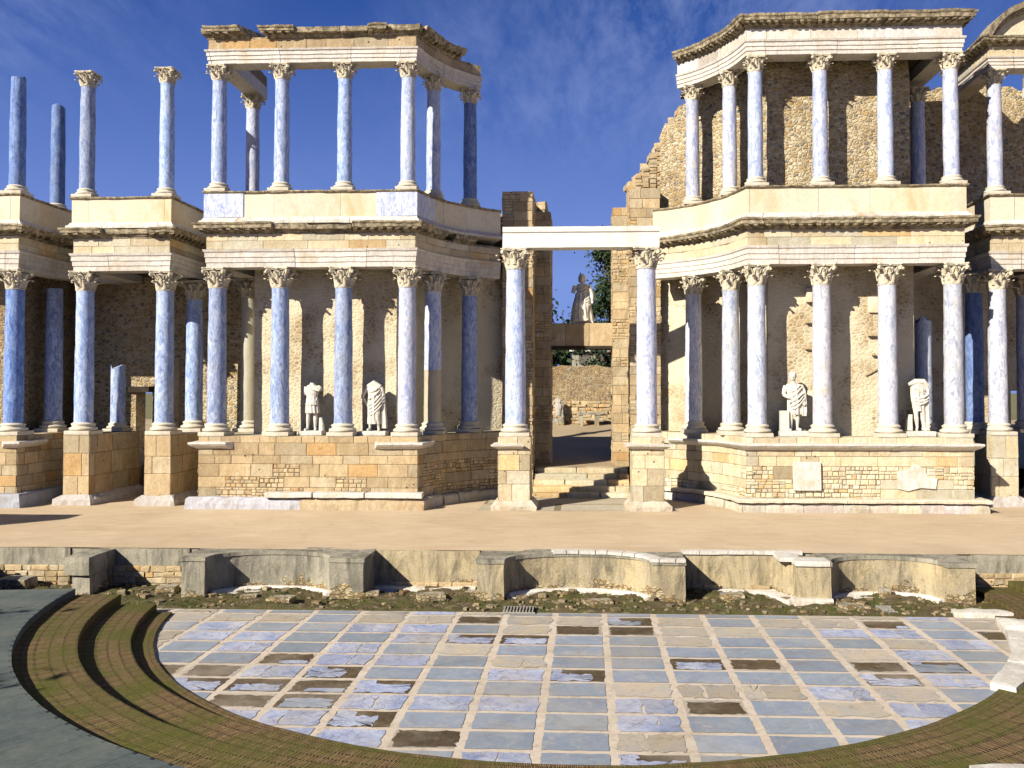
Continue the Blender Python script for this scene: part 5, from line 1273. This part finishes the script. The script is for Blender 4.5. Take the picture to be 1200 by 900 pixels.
# ------------------------------------------------------------------ behind the gate
yb_ = 57.; zl = at(683, 498, yb_).z; zh = at(683, 429, yb_).z
mb = MB(); P = Path([(-9, yb_), (8, yb_)]); wallpath(P, zl - .4, zh, 'far rubble wall closing the court behind the gateway', 'rubble', top=lambda x, u: zh + noise.noise(Vector((x, 0, 0))) * .15, th=1, amp=.1, step=.4)
mb = MB(); o = (0, 55.4, zl)
P = Path([(-7, 55.4), (6, 55.4)]); ashlar(mb, P, 0, zl - .3, at(683, 470, 55.4).z, .22, (.25, .6), dep=.3, rough=.09, c=.05); mb.box(-7, 6, 55.5, 57, zl - .3, at(683, 470, 55.4).z - .05)
tag(mb.build('low_rubble_bank', 'ashlar', origin=o), 'low broken bank of stones at the foot of the far wall', 'stone bank')
g0 = at(690, 496, 54.4); t = thing('stone_bench', 'small pale stone bench seen far through the gateway', 'bench', (g0.x, 54.4, g0.z - .1))
mb = MB(); mb.box(-.75, .75, -.3, .3, .62, .76); mb.build('seat', 'concrete', t)
for s_ in (-1, 1):
    mb = MB(); mb.box(s_ * .5 - .14, s_ * .5 + .14, -.25, .25, -.3, .625); mb.build('leg', 'concrete', t)
g0 = at(654, 498, 54.8); t = thing('statue', 'small dark statue far behind the gateway at its left', 'statue', (g0.x, 54.8, g0.z - .1))
mb = MB(); mb.stonebox(-.4, .4, -.4, .4, 0, .5); mb.build('plinth', 'concrete', t)
mb = MB(); s2(mb); mb.v = [v * .85 + Vector((0, 0, .48)) for v in mb.v]; finish(mb, t, 'statue_grey', .03)
# far white house
g0 = at(700, 430, 75); o = (g0.x, 75, 3.2); t = thing('house', 'pale low building glimpsed under the lintel beyond the far wall', 'house', o)
mb = MB(); mb.box(g0.x - 2.2, g0.x + 5, 75, 80, 3.2, at(683, 412, 75).z); mb.build('wall', 'concrete', t, o)
mb = MB(); mb.box(g0.x - 2.4, g0.x + 5.2, 74.6, 80.3, at(683, 412, 75).z, at(683, 409, 75).z); mb.build('roof', 'white_new', t, o)
for k in range(3):
    mb = MB(); mb.box(g0.x - 1.6 + k * 1.7, g0.x - .6 + k * 1.7, 74.95, 75.05, at(683, 426, 75).z, at(683, 416, 75).z); mb.build('window', 'iron', t, o)
def tree(x, y, z, h, cr, label, n=2600, mat='leaf', seed=1, ls=.28, low=.3):
    q = random.Random(seed); t = thing('tree', label, 'tree', (x, y, z), group='trees behind the stage building')
    mb = MB(); mb.tube([(0, 0, -.3), (.1, 0, h * .3), (-.05, .1, h * .6), (.05, 0, h * .9)], [.28, .22, .14, .04], 8)
    cl = []
    for k in range(48):
        a = q.uniform(0, 2 * PI); f = q.uniform(low, 1); rr = cr * (1.05 - abs(f - .5)) * q.uniform(.1, 1); c = Vector((rr * math.cos(a), rr * math.sin(a), h * f)); cl.append((c, cr * q.uniform(.22, .45)))
        mb.tube([(0, 0, c.z * .75), c], [.06, .02], 5)
    mb.build('trunk', 'bark', t)
    mb = MB()
    for k in range(n):
        c, r_ = q.choice(cl); d = Vector([q.gauss(0, 1) for _ in range(3)]).normalized() * r_ * abs(q.gauss(0, .75))
        p = c + d; a = Vector([q.gauss(0, 1) for _ in range(3)]).normalized(); b = a.cross(Vector((q.gauss(0, 1), q.gauss(0, 1), q.gauss(0, 1)))).normalized(); s_ = ls * q.uniform(.5, 1)
        tv = q.uniform(.7, 1.3); mb.face([p - a * s_, p - b * s_ * .5, p + a * s_, p + b * s_ * .5], tint=(tv, tv, tv * .9))
    mb.build('crown', mat, t); return t
g0 = at(716, 300, 62); tree(g0.x + .0, 62, 3.2, at(700, 290, 62).z - 3.0, 2.4, 'dark tall tree beside the robed statue, seen through the gateway', 22000, seed=4, low=.12, ls=.2)
g0 = at(641, 352, 64); tree(g0.x - 1.2, 64, 3.2, at(683, 345, 64).z - 3.0, 1.9, 'small dark tree peeping past the left jamb of the gateway', 3000, seed=8)
for k, (px_, hp, lb) in enumerate(((662, 405, 'low dark tree under the lintel at the left'), (730, 405, 'low dark tree under the lintel at the right'), (690, 402, 'low dark tree far behind the middle of the gateway'))):
    g0 = at(px_, 430, 84); tree(g0.x, 84, 3.2, at(683, hp - 22, 84).z - 3.2, 3.4, lb, 2500, 'leaf', 30 + k, .4, .15)

# ------------------------------------------------------------------ cavea (seating) round and behind the viewer, added wall that shades the stage
mb = MB()
def ringc(r0, r1, z1, a0, a1, zb=-.6):
    rows = []
    for i in range(61):
        a_ = R(a0 + (a1 - a0) * i / 60); rows.append([Vector((OC[0] + r_ * math.cos(a_), OC[1] + r_ * math.sin(a_), z_)) for r_, z_ in ((r0, zb), (r0, z1), (r1, z1), (r1, zb))])
    mb.grid(rows, True, cap=True)
for k in range(16): ringc(15.2 + k * .75, 15.96 + k * .75, .53 + (k + 1) * .30, -180, 0)
tag(mb.build('seating_tiers', 'ashlar'), 'curved stone seating tiers rising around the orchestra, behind the viewer', 'seating')
mb = MB(); mb.box(-26, -20.3, 24.4, 25.4, -.6, 3.9)  # unseen box added to cast a shadow on the left of the stage
tag(mb.build('shade_wall', 'rubble', origin=(-25, 24, 0)), 'unseen low wall added to shade the left end of the stage, outside the picture', 'wall')
for x_, y_, z_, h_, cr_, n_, sd_ in ((-18.6, 4.6, 1.0, 6.9, 2.0, 1900, 51), (-20.2, 8.8, .6, 6.6, 1.9, 1900, 53)):
    tree(x_, y_, z_, h_, cr_, {51: 'leafy tree on the seating at the left, outside the picture, middle of three', 52: 'leafy tree on the seating nearest the viewer at the left, outside the picture', 53: 'leafy tree farthest left beside the orchestra, outside the picture'}[sd_], n_, 'leaf2', sd_, .3, .45)
# rubble and grit on the mossy strip
mb = MB(); q = random.Random(77)
for k in range(900):
    x_ = q.uniform(-15.5, 15); y_ = q.uniform(20.7, 22.8); r_ = q.uniform(.018, .05) * (2.0 if q.random() < .07 else 1)
    z_ = stripz(x_, y_); mb.stonebox(x_ - r_ * 1.3, x_ + r_ * 1.3, y_ - r_, y_ + r_, z_ - .02, z_ + r_ * .8, rz=q.uniform(0, 3), amp=.02, n=2, tint=(lambda w_: tuple(v_ * w_ for v_ in ptint()))(q.uniform(.25, .8)))
tag(mb.build('rubble_debris', 'ashlar', smooth=True), 'small broken stones strewn over the mossy strip below the stage', 'debris', kind='stuff')
mb = MB()
for k in range(9000):
    x_ = q.uniform(-15.5, 15); y_ = q.uniform(20.72, 22.85)
    if noise.noise(Vector((x_ * .9, y_ * 1.6, 9))) < -.05: continue
    z_ = stripz(x_, y_) - .01; a_ = q.uniform(0, 6.28); w_ = .012; h_ = q.uniform(.03, .10); dx_ = q.uniform(-.03, .03)
    mb.face([(x_ - w_ * math.cos(a_), y_ - w_ * math.sin(a_), z_), (x_ + w_ * math.cos(a_), y_ + w_ * math.sin(a_), z_), (x_ + dx_, y_ + dx_, z_ + h_)], tint=(q.uniform(.6, 1.7), q.uniform(.5, 1.15), .5))
tag(mb.build('moss_and_grass', 'leaf2'), 'short moss and grass on the strip below the stage', 'moss', kind='stuff')
